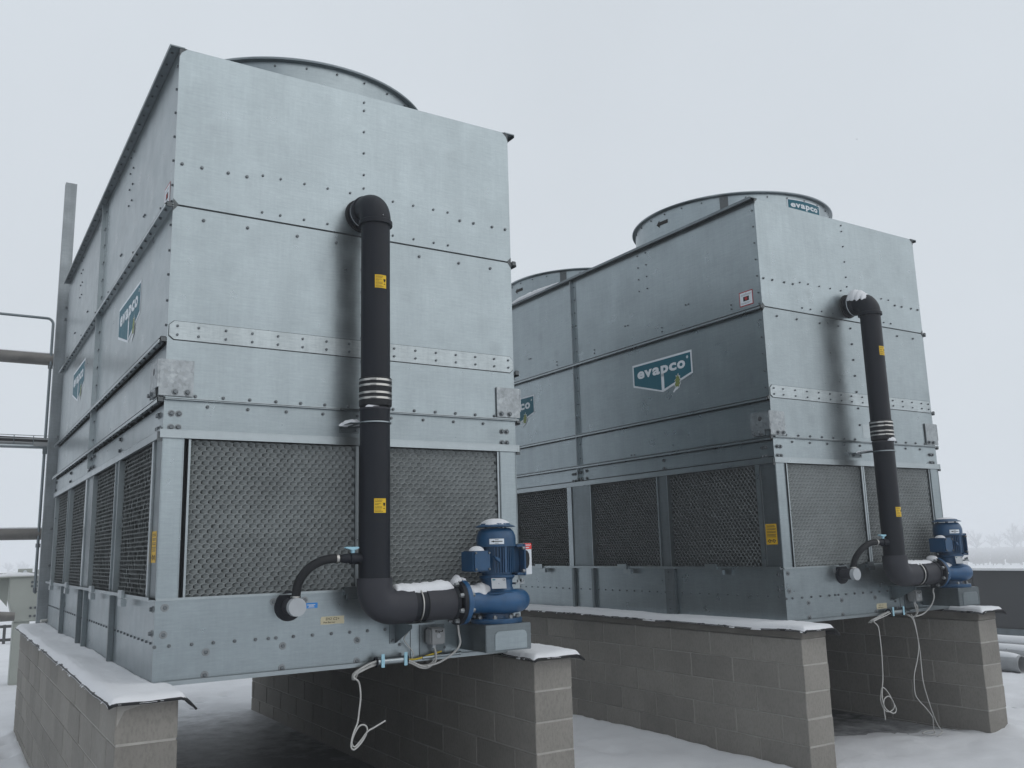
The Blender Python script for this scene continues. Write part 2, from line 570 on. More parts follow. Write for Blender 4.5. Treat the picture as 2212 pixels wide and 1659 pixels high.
# ------------------------------------------------------------------ ground, roof, far land
def grid_mesh(xs, ys, zf, name, mat, parent=None, keep=None, smooth=True):
    X, Y = np.meshgrid(xs, ys, indexing='ij')
    Zv = zf(X, Y)
    nx, ny = X.shape
    V = np.stack([X, Y, Zv], -1).reshape(-1, 3)
    idx = np.arange(nx * ny).reshape(nx, ny)
    F = np.stack([idx[:-1, :-1], idx[1:, :-1], idx[1:, 1:], idx[:-1, 1:]], -1)
    if keep is not None:
        cx = (X[:-1, :-1] + X[1:, 1:]) / 2
        cy = (Y[:-1, :-1] + Y[1:, 1:]) / 2
        F = F[keep(cx, cy)]
    F = F.reshape(-1, 4)
    me = bpy.data.meshes.new(name)
    me.from_pydata(V.tolist(), [], F.tolist())
    if smooth:
        me.shade_smooth()
    me.materials.append(M[mat])
    return link(name, me, parent)

BX, BY = 5.0745, -0.0106
TD, TW = 5.64, 2.40
GZ = -1.13

def ground_h(X, Y):
    h = 0.030 + 0.05 * (fbm(X * 0.8, Y * 0.8, 3) - 0.5) + 0.022 * (fbm(X * 3.5, Y * 3.5, 9) - 0.5)
    h = h + 0.020 * (fbm(X * 11, Y * 11, 19, 3) - 0.5)
    rag = 0.9 * (fbm(X * 1.3, Y * 1.3, 21) - 0.5) + 0.35 * (fbm(X * 6, Y * 6, 33) - 0.5)
    for tx, y0 in ((0.0, -0.1), (BX, 0.40)):
        ax = sstep(tx - 0.3, tx + 0.25, X) * (1 - sstep(tx + 2.25, tx + 2.55, X))
        skew = 0.0 if tx == 0.0 else 0.42 * (X - tx - 1.2)
        ay = sstep(y0 - 0.55, y0 + 0.5, Y - skew * -1.0 + rag) * (1 - sstep(4.9, 6.0, Y - 0.35 * (X - tx) + rag * 1.2))
        h = h - 0.085 * ax * ay
    # foot prints and wind-scoured patches
    for px, py, r, d in ((2.75, 2.1, 0.13, 0.03), (3.1, 1.55, 0.12, 0.035), (3.55, 1.75, 0.14, 0.03), (3.2, 0.9, 0.13, 0.04), (3.7, 0.75, 0.12, 0.03),
                         (2.95, 2.75, 0.12, 0.04), (3.45, 2.6, 0.12, 0.04), (3.9, 2.2, 0.12, 0.045), (4.2, 1.3, 0.12, 0.045), (3.35, 0.2, 0.13, 0.05), (3.95, -0.1, 0.13, 0.045), (4.35, 0.45, 0.12, 0.04), (4.0, 3.2, 0.13, 0.04), (7.6, -0.75, 0.14, 0.045), (8.3, -0.2, 0.14, 0.045), (8.9, 0.3, 0.13, 0.04), (6.6, -0.35, 0.16, 0.035), (5.95, -0.25, 0.14, 0.03), (-0.55, 3.9, 0.12, 0.05), (-0.35, 4.7, 0.07, 0.07), (-0.31, 5.4, 0.07, 0.07),
                         (-0.36, 5.9, 0.08, 0.07), (-0.5, 3.2, 0.12, 0.05), (8.9, 1.2, 0.15, 0.03), (9.6, 0.6, 0.15, 0.03), (1.9, 6.9, 0.10, 0.05), (2.3, 7.2, 0.09, 0.05), (1.75, 6.5, 0.08, 0.05)):
        d2 = ((X - px) ** 2 + ((Y - py) * 0.7) ** 2) / r ** 2
        h = h - d * np.exp(-d2 * (1.2 - 0.6 * fbm(X * 9, Y * 9, 40)))
    # drift against the walls
    for tx in (0.0, BX):
        for wx in (tx - 0.225, tx + 2.6):
            dist = np.abs(X - wx)
            inside = ((Y > -0.4) & (Y < 6.2)).astype(float)
            h = h + 0.03 * np.exp(-(dist / 0.10) ** 2) * inside * (((wx < tx) & (X < wx)) | ((wx > tx) & (X > wx)))
    return GZ - 0.02 + h

xs = np.unique(np.concatenate([np.linspace(-14, -2, 25), np.arange(-2, 10.6, 0.055), np.linspace(10.6, 15.2, 40)]))
ys = np.unique(np.concatenate([np.linspace(-16, -2.5, 28), np.arange(-2.5, 7.5, 0.055), np.linspace(7.5, 20, 80), np.linspace(20, 53, 34)]))
g = grid_mesh(xs, ys, ground_h, 'snow_ground', 'snowg')
g['kind'] = 'structure'
r = MB().box(-14.2, 15.4, -16.2, 53.3, -1.6, -1.163).build('roof_deck', 'membrane')
r['kind'] = 'structure'
hall = box('hall_building', -14.0, 15.2, -16.0, 53.1, -7.99, -1.61, 'facade', None)
hall['kind'] = 'structure'

fg = MB()
nr, na = 24, 72
fv = [(0, 0, -8.0)]
ff = []
for i in range(1, nr + 1):
    rad = 1500 * (i / nr) ** 1.5
    for k in range(na):
        a = 2 * PI * k / na
        fv.append((rad * math.cos(a), rad * math.sin(a), -8.0))
for k in range(na):
    ff.append((0, 1 + k, 1 + (k + 1) % na))
for i in range(nr - 1):
    for k in range(na):
        a, b = 1 + i * na, 1 + (i + 1) * na
        ff.append((a + k, b + k, b + (k + 1) % na, a + (k + 1) % na))
fld = fg.add(fv, ff).build('snow_field', 'snow', kind='structure')

# vineyard beyond the parapet: posts and bare vine rows, too many and too far to count
vy = MB()
for row in range(46):
    d = 300 + row * 7.5
    a0, a1 = math.radians(18), math.radians(44)
    k = random.random() * 0.9
    nseg = 60
    for s in range(nseg):
        a = a0 + (a1 - a0) * (s + k + random.random() * 0.5) / nseg
        x, y = d * math.cos(a), d * math.sin(a)
        hgt = 1.1 + random.random() * 0.4
        vy.box(x - 0.12, x + 0.12, y - 0.12, y + 0.12, -8, -8 + hgt + 0.4)
        if s % 2 == 0:
            b = a + (a1 - a0) * random.uniform(0.8, 1.8) / nseg
            x2, y2 = d * math.cos(b), d * math.sin(b)
            vy.add([(x, y, -7.5), (x2, y2, -7.5), (x2, y2, -8 + hgt), (x, y, -8 + hgt)], [(0, 1, 2, 3)])
vy.build('vineyard', 'stake', kind='stuff')

# bare winter trees on the horizon
def tree_meshes(seed, H):
    rnd = random.Random(seed)
    tr, cr = MB(), MB()
    lean = Vector((rnd.uniform(-0.06, 0.06), rnd.uniform(-0.06, 0.06), 1))
    top = lean * H * 0.55
    tr.tube([(0, 0, 0), lean * H * 0.25, top], [H * 0.028, H * 0.020, H * 0.010], 6)
    for i in range(17):
        t = rnd.uniform(0.18, 1.0)
        p = top * t
        an = rnd.uniform(0, 2 * PI)
        el = rnd.uniform(0.4, 1.25)
        L = H * rnd.uniform(0.24, 0.46) * (1.15 - 0.35 * t)
        d = Vector((math.cos(an) * math.cos(el), math.sin(an) * math.cos(el), math.sin(el)))
        q = p + d * L
        cr.tube([p, q], [H * 0.010, H * 0.004], 4, False)
        for j in range(14):
            s = p.lerp(q, rnd.uniform(0.25, 1.0))
            e = (d + Vector((rnd.uniform(-1, 1), rnd.uniform(-1, 1), rnd.uniform(-0.2, 0.9)))).normalized()
            f = s + e * H * rnd.uniform(0.06, 0.17)
            cr.tube([s, f], [H * 0.005, H * 0.0016], 3, False)
            for _ in range(3):
                e2 = (e + Vector((rnd.uniform(-1, 1), rnd.uniform(-1, 1), rnd.uniform(-0.3, 0.8)))).normalized()
                s2 = s.lerp(f, rnd.uniform(0.3, 1))
                cr.tube([s2, s2 + e2 * H * rnd.uniform(0.03, 0.09)], [H * 0.003, H * 0.001], 3, False)
    return tr, cr
protos = []
for s in range(4):
    protos.append(tree_meshes(s + 3, 14.0))
proto_me = []
spots = []
for i in range(17):
    ang = math.radians(27.2 + i * 0.56 + random.uniform(-0.18, 0.18))
    d = 560 + random.uniform(-60, 90)
    spots.append((-1 + d * math.cos(ang), -5 + d * math.sin(ang), random.uniform(0.62, 1.18), 'R'))
for i in range(9):
    d = 640 + random.uniform(-40, 60)
    spots.append((18 + i * 5.2 + random.uniform(-2, 2), d, random.uniform(0.5, 0.85), 'L'))
for i, (x, y, s, side) in enumerate(spots):
    k = i % 4
    lab = ('bare winter tree fading into the snow haze beyond the vineyard at the right' if side == 'R'
           else 'faint bare tree in the far hazy tree line at the left edge')
    t = thing('bare_tree', lab, 'tree', (x, y, -8.0), 'far trees beyond the vineyard' if side == 'R' else 'far trees at the left edge')
    t.rotation_euler = (0, 0, random.uniform(0, 6.28))
    t.scale = (s * 1.2, s * 1.2, s)
    if len(proto_me) <= k:
        a = protos[k][0].build('trunk', 'bark', t)
        b = protos[k][1].build('crown', 'bark', t)
        proto_me.append((a.data, b.data))
    else:
        link('trunk', proto_me[k][0], t)
        link('crown', proto_me[k][1], t)

# parapets
def parapet(label, boxes, joints, loc=(0, 0, 0)):
    p = thing('parapet_wall', label, 'wall', loc)
    for b in boxes:
        for q in b[0]:
            box('cladding_panel', *q, 'parapet', p)
        box('coping', *b[1], 'coping', p)
    return p
pan = []
y = -16.0
while y < 53:
    L = 2.55
    pan.append((15.2, 15.34, y + 0.006, min(y + L, 53.0) - 0.006, -1.16, 0.045))
    y += L
par = parapet('long dark clad parapet along the roof edge at the right', [(pan, (15.14, 15.42, -16, 53.0, 0.046, 0.085))], None)
MB().box(15.215, 15.325, -15.9, 52.9, -1.15, 0.03).build('backing', 'dark', par)
MB().box(15.14, 15.19, -16, 53.0, -1.10, -0.97).build('base_rail', 'galvdull', par)
pan = []
x = -14.0
while x < 15.1:
    pan.append((x + 0.006, min(x + 2.55, 15.18) - 0.006, 53.0, 53.14, -1.16, 0.045))
    x += 2.55
par2 = parapet('distant dark parapet across the far end of the roof', [(pan, (-14.1, 15.1, 52.95, 53.2, 0.046, 0.085))], None)
MB().box(-13.9, 15.0, 53.015, 53.125, -1.15, 0.03).build('backing', 'dark', par2)


# ------------------------------------------------------------------ block piers
def block_template(lx, lz, seed):
    bm = bmesh.new()
    bmesh.ops.create_cube(bm, size=1.0)
    for v in bm.verts:
        v.co = Vector((v.co.x * 0.30, v.co.y * lx, v.co.z * lz))
    bmesh.ops.bevel(bm, geom=list(bm.edges), offset=0.004, segments=1, affect='EDGES')
    rnd = random.Random(seed)
    for v in bm.verts:
        v.co += Vector((rnd.uniform(-1, 1) * 0.0012, rnd.uniform(-1, 1) * 0.0016, rnd.uniform(-1, 1) * 0.0014))
    me = bpy.data.meshes.new('block')
    bm.to_mesh(me)
    bm.free()
    me.materials.append(M['block'])
    return me
_bt = {}
def pier(label, x0, yf, cap_bot, course, label_snow, side, slope=0.0):
    """A block wall along y under one edge of a tower. side -1: the snow strip lies at x < tower, +1: at x > tower."""
    p = thing('block_wall', label, 'wall', (x0, yf, GZ), 'block walls carrying the cooling towers')
    yend = 5.95
    Lw = yend - yf
    ztop = cap_bot - GZ
    # mortar core
    MB().box(0.006, 0.294, 0.006, Lw - 0.006, -0.15, ztop - 0.004).build('mortar', 'mortar', p)
    k = 0
    z1 = ztop
    rnd = random.Random(len(label) * 13)
    while z1 > -0.08:
        z0 = z1 - course
        off = 0.52 if k % 2 == 0 else 0.265
        edges = [0.0]
        e = off
        while e < Lw - 0.05:
            edges.append(e)
            e += 0.513
        edges.append(Lw)
        for a, b in zip(edges[:-1], edges[1:]):
            L = round(b - a - 0.010, 2)
            var = rnd.randrange(3)
            key = (L, course, var)
            if key not in _bt:
                _bt[key] = block_template(L, course - 0.010, len(_bt) + 5)
            link('block', _bt[key], p, loc=(0.15 + rnd.uniform(-0.0015, 0.0015), (a + b) / 2, (z0 + z1) / 2 + rnd.uniform(-0.001, 0.001)))
        z1 = z0
        k += 1
    box('cap_beam', 0.002, 0.298, -0.002, Lw, ztop, -GZ - 0.030, 'concrete', p, bev=0.006)
    # bent strip of roofing felt laid over the top
    zc = -GZ - 0.022
    nx, ny = 22, 120
    xs_ = np.linspace(-0.052, 0.352 if side > 0 else 0.375, nx)
    ys_ = np.linspace(-0.085, Lw + 0.03, ny)
    def felt(X, Y):
        ed = np.maximum(np.maximum(-X - 0.0, X - 0.30), 0) / 0.06
        fr = np.maximum(-Y, 0) / 0.085
        wob = 0.016 * (fbm(Y * 2.1 + 3, X * 0 + 2.0, int(x0 * 7) + 50) - 0.5)
        flap = 0.035 * np.clip((X - 0.30) / 0.075, 0, 1) * np.exp(-(Y / 0.3) ** 2)
        return zc + wob * (ed > 0) + 0.010 * (fbm(X * 7, Y * 2, 61) - 0.5) * (1 - ((X > 0.2) if side < 0 else (X < 0.1))) - 0.020 * ed * ed - 0.010 * fr * fr - flap
    tmp = grid_mesh(xs_, ys_, felt, 'roofing_felt', 'rubber', p)
    sol = tmp.modifiers.new('thickness', 'SOLIDIFY')
    sol.thickness = 0.011
    # snow lying on the felt, clear of the tower
    tower_edge = 0.222 if side < 0 else 0.10
    xs_ = np.linspace(-0.06, 0.36, 56)
    ys_ = np.unique(np.concatenate([np.arange(-0.095, 0.75, 0.008), np.arange(0.75, Lw + 0.02, 0.02)]))
    yw = -yf
    def cover(X, Y):
        rag = 0.020 * (fbm(X * 9, Y * 7, 71 + int(x0)) - 0.5) + 0.007 * (fbm(X * 30, Y * 30, 75, 2) - 0.5)
        wob = 0.016 * (fbm(Y * 2.1 + 3, X * 0 + 2.0, int(x0 * 7) + 50) - 0.5)
        dx0 = X + 0.040 + rag * 1.3
        dx1 = 0.326 - X + rag * 1.3
        dy0 = Y + 0.068 + rag * 1.3
        d = np.minimum(np.minimum(dx0, dx1), dy0)
        if side < 0:
            over = np.maximum(X - (tower_edge + 0.004), -1)
        else:
            over = np.maximum((tower_edge) - X, -1)
        # inside the tower's footprint there is no snow
        infp = np.minimum(over, Y - (yw + 0.02) + rag * 1.6)
        d = np.minimum(d, np.where(infp > 0, -infp, 1.0))
        return d
    def snowz(X, Y):
        d = cover(X, Y)
        hh = 0.027 * (0.45 + 1.15 * fbm(X * 4, Y * 1.6, 81 + int(x0)))
        t = np.clip(d / 0.075, 0, 1)
        prof = np.sqrt(np.clip(1 - (1 - t) ** 2, 0, 1))
        return felt(X, Y) + np.minimum(d, 0) * 0.3 + hh * prof * (d > 0) + 0.004 * (fbm(X * 25, Y * 25, 90) - 0.5) * (d > 0.01)
    kp = lambda cx, cy: cover(cx, cy) > -0.012
    s = grid_mesh(xs_, ys_, snowz, 'snow', 'snow', p, kp)
    if label_snow:
        s['label'] = label_snow
    return p

pier('grey block wall under the left edge of the nearer tower, in the lower left corner', -0.225, -0.33, -0.050, 0.196, None, -1)
pier('block wall under the pump side of the nearer tower, deep dark gap on its left', 2.305, -0.30, -0.058, 0.193, None, 1)
pier('long light-struck block wall under the left edge of the farther tower, joints visible', BX - 0.225, -0.335, -0.105, 0.205, None, -1)
pier('rightmost block wall, under the pump of the farther tower', BX + 2.32, -0.30, -0.125, 0.205, None, 1)

# ------------------------------------------------------------------ cooling tower
def bolt_mesh(rad, h, washer=0.0, name='bolt'):
    """Hexagon head pointing along -y, seated at the origin."""
    mb = MB()
    if washer:
        mb.cyl((0, 0.001, 0), (0, -0.0035, 0), washer, washer * 0.97, 14)
    y0 = -0.003 if washer else 0.001
    mb.tube([(0, y0, 0), (0, y0 - h * 0.8, 0), (0, y0 - h, 0)], [rad, rad, rad * 0.8], 6)
    me = bpy.data.meshes.new(name)
    me.from_pydata(mb.v, [], mb.f)
    me.materials.append(M['bolt'])
    if washer:
        me.materials.append(M['washer'])
        for p in me.polygons[:16]:
            p.material_index = 1
    return me
B_S = bolt_mesh(0.0088, 0.009, 0.0112)
B_T = bolt_mesh(0.0080, 0.010, 0.0)
B_L = bolt_mesh(0.0135, 0.016, 0.0200)
B_W = bolt_mesh(0.0120, 0.008, 0.0225)
ROT_F = (0, 0, 0)
ROT_L = (0, 0, -PI / 2)        # head points along -x
ROT_R = (0, 0, PI / 2)
ROT_D = (PI / 2, 0, 0)         # head points down

def put_bolts(parent, me, pts, rot=ROT_F):
    for q in pts:
        r = (rot[0], rot[1] + random.uniform(-0.5, 0.5) if rot == ROT_F else rot[1], rot[2])
        link('bolt', me, parent, loc=q, rot=r)

def bolts_mass(parent, me, pts, rot):
    mb = MB()
    R = Matrix.Rotation(rot[2], 3, 'Z') @ Matrix.Rotation(rot[0], 3, 'X')
    vs = [v.co.copy() for v in me.vertices]
    fs = [tuple(p.vertices) for p in me.polygons]
    for q in pts:
        mb.add([R @ v + Vector(q) for v in vs], fs)
    m2 = bpy.data.meshes.new('bolts')
    m2.from_pydata(mb.v, [], mb.f)
    m2.materials.append(M['bolt'])
    return link('bolts', m2, parent, 'stuff')

def honeycomb(w, h, seed, lean=(-0.030, -0.006), cw=0.0445, row=0.0283):
    """Cellular inlet pad: local x right, z up, y into the tower."""
    rnd = random.Random(seed)
    nx = round(w / cw)
    cw = w / nx
    nz = int(h / row) + 2
    s, rise = row * 0.63, row * 0.37
    rim = 0.0019
    V, F = [], []
    def hexa(cx, cz, k):
        hw = cw / 2
        q = [(0, s / 2 + rise), (-hw, s / 2), (-hw, -s / 2), (0, -s / 2 - rise), (hw, -s / 2), (hw, s / 2)]
        fx, fz = 1 - k / hw, 1 - k / (s / 2 + rise) * 1.1
        return [(cx + a * fx, cz + b * fz) for a, b in q]
    for j in range(nz):
        cz = j * row
        for i in range(nx + (j % 2)):
            cx = (i + (0.5 if j % 2 == 0 else 0.0)) * cw
            a = hexa(cx, cz, 0)
            b = hexa(cx, cz, rim)
            jx, jz = rnd.uniform(-1, 1) * 0.0018, rnd.uniform(-1, 1) * 0.0014
            c = [(x + lean[0] + jx, z + lean[1] + jz) for x, z in hexa(cx, cz, rim)]
            d = [(x + lean[0] * 1.0 + jx, z + lean[1] * 2.2 - 0.006 + jz) for x, z in hexa(cx, cz, rim * 1.5)]
            y1 = 0.0185 + rnd.uniform(-1, 1) * 0.002
            o = len(V)
            fy = rnd.uniform(-1, 1) * 0.0012
            for ring, yy in ((a, 0.0), (b, fy), (c, y1), (d, 0.100)):
                for x, z in ring:
                    V.append((min(max(x, 0), w), yy, min(max(z, 0), h)))
            for lv in range(3):
                for k in range(6):
                    k2 = (k + 1) % 6
                    F.append((o + lv * 6 + k, o + lv * 6 + k2, o + (lv + 1) * 6 + k2, o + (lv + 1) * 6 + k))
    me = bpy.data.meshes.new('inlet_pad')
    me.from_pydata(V, [], F)
    me.materials.append(M['fill'])
    return me

def arange(a, b, st):
    n = int(round((b - a) / st))
    return [a + (b - a) * i / n for i in range(n + 1)]

Z_TOP, Z_S1, Z_ST, Z_S2, Z_HB, Z_PT = 3.79, 2.76, 1.93, 1.575, 1.348, 0.435

def build_tower(T):
    # dark box added inside, so that no daylight shows through joints
    MB().box(0.012, TW - 0.012, 0.012, TD - 0.012, 1.36, 3.775).box(0.10, TW - 0.10, 0.15, TD - 0.15, 0.36, 1.37).build('light_block', 'darksteel', T)
    # ---- face towards the camera (y = 0)
    p = box('casing_panel', 0.0, TW, 0.0, 0.010, Z_S1 + 0.006, Z_TOP, 'galv', T)
    row1 = [0.042, 0.159, 0.319, 0.436, 1.972, 2.086, 2.244, 2.357]
    put_bolts(p, B_S, [(x, 0, 3.027 if x < 1 else 3.012) for x in row1])
    put_bolts(p, B_T, [(x, 0, 3.056) for x in (0.537, 0.653, 0.812, 0.971, 1.129, 1.444, 1.6, 1.758, 1.873)])
    put_bolts(p, B_T, [(x, 0, 2.809) for x in (0.538, 0.655, 0.812, 0.972, 1.443, 1.601, 1.758, 1.872)])
    put_bolts(p, B_T, [(1.227, 0, z) for z in (3.74, 3.679, 3.521, 3.364, 3.206, 3.109)])
    p = box('casing_panel', 0.0, TW, 0.0, 0.010, Z_S2 + 0.012, Z_S1 - 0.006, 'galv', T)
    put_bolts(p, B_S, [(x, 0, 2.689) for x in (0.181, 0.449, 0.769, 1.034, 1.643, 1.957, 2.22)])
    put_bolts(p, B_S, [(1.219, 0, z) for z in (2.687, 2.53, 2.375, 2.218, 2.06, 1.90, 1.74)])
    put_bolts(p, B_S, [(x, 0, 1.599) for x in (0.172, 0.334, 0.492, 0.653, 0.81, 0.968, 1.126, 1.441, 1.597, 1.755, 1.912, 2.07, 2.226)])
    # riveted strap
    c = 0.028
    st = MB().prism([(0.009, 1.953), (0.009, 2.015), (0.009 + c, 2.041), (2.365, 2.041), (2.39, 2.015), (2.39, 1.948), (2.365, 1.924), (0.009 + c, 1.931)], 'y', -0.006, -0.0002).build('strap_plate', 'spangle', T, bev=0.001)
    st.data.materials[0] = M['galvstrap']
    MB().prism([(0.006, 1.949), (0.006, 2.017), (0.006 + c, 2.044), (2.367, 2.044), (2.393, 2.017), (2.393, 1.944), (2.367, 1.919), (0.006 + c, 1.926)], 'y', -0.0016, -0.0004).build('sealant', 'dark', T)
    xs_ = [0.055, 0.176, 0.336, 0.496, 0.656, 0.815, 0.973, 1.127, 1.288, 1.448, 1.606, 1.763, 1.919, 2.076, 2.232, 2.35]
    put_bolts(st, B_T, [(x, -0.006, z) for x in xs_ for z in (2.012, 1.959)])
    # header below the casing
    p = box('header_panel', 0.0, TW, 0.0, 0.010, Z_HB + 0.047, Z_S2 - 0.006, 'galv', T)
    put_bolts(p, B_S, [(x, 0, 1.5395) for x in (0.244, 0.482, 0.719, 0.956, 1.19, 1.428, 1.663, 1.896, 2.132)])
    put_bolts(p, B_L, [(x, 0, z) for x in (0.042, 0.083, 2.285, 2.325) for z in (1.491, 1.411)])
    MB().box(0.0, TW + 0.012, -0.032, 0.0, 1.5765, 1.5815).box(0.0, TW + 0.012, -0.030, 0.0, 1.5695, 1.5735).build('flange', 'galv2', T)
    MB().box(-0.002, TW + 0.02, -0.018, -0.0003, Z_HB, Z_HB + 0.047).box(-0.002, TW + 0.02, -0.020, -0.0003, Z_HB + 0.045, Z_HB + 0.049).build('drip_edge', 'galv2', T)
    # corner posts and inlet frames
    for a, b in ((0.0, 0.121), (2.262, TW)):
        q = MB().box(a, b, 0.0, 0.006, Z_PT + 0.014, Z_HB).box(a + 0.004, a + 0.007, -0.003, 0.0, Z_PT + 0.02, Z_HB - 0.002).box(b - 0.007, b - 0.004, -0.003, 0.0, Z_PT + 0.02, Z_HB - 0.002)
        q.build('corner_post', 'galv', T, bev=0.0008)
    for a, b in ((0.147, 0.160), (1.180, 1.202), (1.209, 1.226), (2.244, 2.258)):
        MB().box(a, b, 0.004, 0.06, Z_PT + 0.014, Z_HB - 0.002).build('inlet_frame', 'galv2', T)
    for a, b in ((0.158, 1.182), (1.224, 2.246)):
        key = 'F%.2f' % (b - a)
        o = link('inlet_pad', honeycomb(b - a, Z_HB - Z_PT - 0.016, int(a * 100)), T, 'stuff', loc=(a, 0.022, Z_PT + 0.013))
    # cold water basin
    p = MB().box(0.0, 1.556, 0.0, 0.010, -0.012, Z_PT).build('basin_panel', 'galv', T)
    put_bolts(p, B_S, [(x, 0, 0.190) for x in (0.006, 0.083, 0.204, 0.323, 0.443, 0.563, 0.639, 0.684, 0.79, 0.908, 1.027, 1.146, 1.264, 1.382)] + [(1.432, 0, 0.12), (1.484, 0, 0.091), (1.484, 0, 0.032), (1.528, 0, 0.03)])
    put_bolts(p, B_W, [(x, 0, z) for x, z in ((0.052, 0.398), (0.05, 0.252), (0.283, 0.142), (0.281, 0.018), (0.726, 0.141), (0.723, 0.016), (1.195, 0.139), (1.193, 0.014), (0.665, 0.398), (0.855, 0.398))])
    p = box('basin_panel', 1.559, TW, -0.004, 0.010, -0.012, Z_PT, 'galv', T)
    put_bolts(p, B_S, [(1.80, -0.004, 0.05), (1.60, -0.004, 0.34), (1.60, -0.004, 0.22), (2.36, -0.004, 0.25), (2.36, -0.004, 0.38)])
    MB().box(0.0, TW, -0.016, 0.03, Z_PT, Z_PT + 0.007).box(0.0, TW, -0.008, 0.0, Z_PT + 0.007, Z_PT + 0.014).build('basin_rim', 'galv2', T)
    MB().box(0.0, TW, -0.024, 0.02, -0.020, -0.014).box(0.0, TW, -0.024, -0.020, -0.014, 0.004).build('basin_lip', 'galv2', T)
    # clip hooking the inlet frame to the basin
    MB().box(1.10, 1.19, -0.03, -0.001, Z_PT - 0.02, Z_PT + 0.03).box(1.11, 1.18, -0.045, -0.03, Z_PT - 0.045, Z_PT - 0.005).build('frame_clip', 'galvdull', T, bev=0.002)
    # pump box standing out of the basin
    pb = MB().box(1.895, 2.235, -0.38, -0.0045, 0.035, 0.200).build('pump_pedestal', 'galvdull', T, bev=0.004)
    cx0, cx1, cz0, cz1, rr = 1.962, 2.200, 0.046, 0.158, 0.03
    pl = [(cx0, cz0), (cx1, cz0)] + [(cx1 - rr + rr * math.cos(t), cz1 - rr + rr * math.sin(t)) for t in (0, 0.52, 1.05, PI / 2)] + [(cx0 + rr + rr * math.cos(t), cz1 - rr + rr * math.sin(t)) for t in (PI / 2, 2.1, 2.62, PI)]
    MB().prism(pl, 'y', -0.3835, -0.3795).build('cover_plate', 'galv', pb)
    # gusset under the lower elbow
    g = MB().box(1.412, 1.452, -0.005, -0.0005, 0.10, 0.232).prism([(-0.005, 0.232), (-0.005, 0.104), (-0.015, 0.104), (-0.25, 0.206), (-0.25, 0.232)], 'x', 1.449, 1.453).box(1.412, 1.60, -0.28, -0.0005, 0.232, 0.236).build('pipe_bracket', 'galvdull', T)
    put_bolts(g, B_T, [(1.43, -0.005, 0.116)])
    # drain stub
    MB().cyl((0.757, -0.0005, 0.368), (0.757, -0.012, 0.368), 0.088, 0.085, 32).build('stub_disc', 'pvc', T, smooth=30)  # dark disc on the basin wall round the stub
    d = MB().cyl((0.757, -0.012, 0.368), (0.757, -0.150, 0.368), 0.047, 0.047, 28).build('drain_stub', 'pvc2', T, smooth=30)
    MB().cyl((0.757, -0.125, 0.368), (0.757, -0.162, 0.368), 0.055, 0.053, 32).build('end_cap', 'capgrey', d, smooth=30)
    # ---- long sides
    for side in (-1, 1):
        mx = (lambda x: x) if side < 0 else (lambda x: TW - x)
        def sbox(mb, x0, x1, *r):
            a, b = mx(x0), mx(x1)
            return mb.box(min(a, b), max(a, b), *r)
        rot = ROT_L if side < 0 else ROT_R
        halves = ((0.011, 2.815), (2.865, TD - 0.011))
        full = side < 0
        for hi, (a, b) in enumerate(halves):
            yc = lambda y: y if hi == 0 else y + 2.84
            p = sbox(MB(), 0.0, 0.010, a, b, Z_S1 + 0.012, Z_TOP - 0.022).build('side_panel', 'galv', T)
            if full:
                pts = [(0, yc(y), z) for y in (1.526, 1.657) for z in (3.722, 3.591, 3.461, 3.33)]
                pts += [(0, yc(y), z) for y, z in ((1.919, 3.01), (1.874, 3.007), (0.971, 3.012), (0.931, 3.01), (1.337, 2.861), (1.337, 2.82), (0.371, 2.862), (0.371, 2.822), (2.475, 2.859), (2.475, 2.821))]
                if hi == 0:
                    pts += [(0, 0.034, z) for z in (3.679, 3.524, 3.367, 3.209, 3.053, 2.895, 2.791)]
                put_bolts(p, B_T, pts, rot)
            p = sbox(MB(), 0.0, 0.010, a, b, Z_ST + 0.010, Z_S1 - 0.030).build('side_panel', 'galv', T)
            if full and hi == 0:
                put_bolts(p, B_T, [(0, 0.034, z) for z in (2.64, 2.48, 2.33, 2.17, 2.02)], rot)
            p = sbox(MB(), 0.0, 0.010, a, b, Z_S2 + 0.012, Z_ST - 0.010).build('side_panel', 'galv', T)
            if full and hi == 0:
                put_bolts(p, B_T, [(0, yc(y), 1.605) for y in (1.92, 1.87)], rot)
            p = sbox(MB(), 0.0, 0.010, a, b, Z_HB + 0.062, Z_S2 - 0.012).build('header_panel', 'galv', T)
            if full:
                put_bolts(p, B_T, [(0, yc(0.84 + 0.236 * i), 1.553) for i in range(-2, 8)], rot)
                put_bolts(p, B_L, [(0, yc(y), z) for y, z in ((1.422, 1.502), (1.422, 1.421), (0.128, 1.49), (0.09, 1.49), (0.128, 1.41), (0.09, 1.41), (2.71, 1.509), (2.71, 1.425))], rot)
        # out-turned flanges at every seam: two sheets with a dark joint between
        for zc, dep, gap in ((Z_S1, 0.048, 0.016), (Z_ST, 0.046, 0.010), (Z_S2, 0.044, 0.010)):
            f = sbox(sbox(MB(), -dep, 0.001, -0.004, TD, zc - 0.012, zc - 0.008), -dep + 0.003, 0.001, -0.004, TD, zc - 0.002 + gap * 0.2, zc + 0.002 + gap * 0.2)
            f = sbox(f, -dep, -dep + 0.003, -0.004, TD, zc - 0.026, zc - 0.0122)
            f = sbox(f, 0.0, 0.004, 0.002, TD - 0.002, zc - 0.034, zc - 0.012).build('flange', 'galv2', T)
            if full:
                bolts_mass(f, B_T, [(-dep * 0.52, 0.08 + 0.157 * i, zc - 0.012) for i in range(35)], ROT_D)
        f = sbox(sbox(MB(), -0.060, 0.03, -0.006, TD, Z_TOP - 0.004, Z_TOP + 0.004), -0.060, -0.056, -0.006, TD, Z_TOP - 0.022, Z_TOP - 0.004)
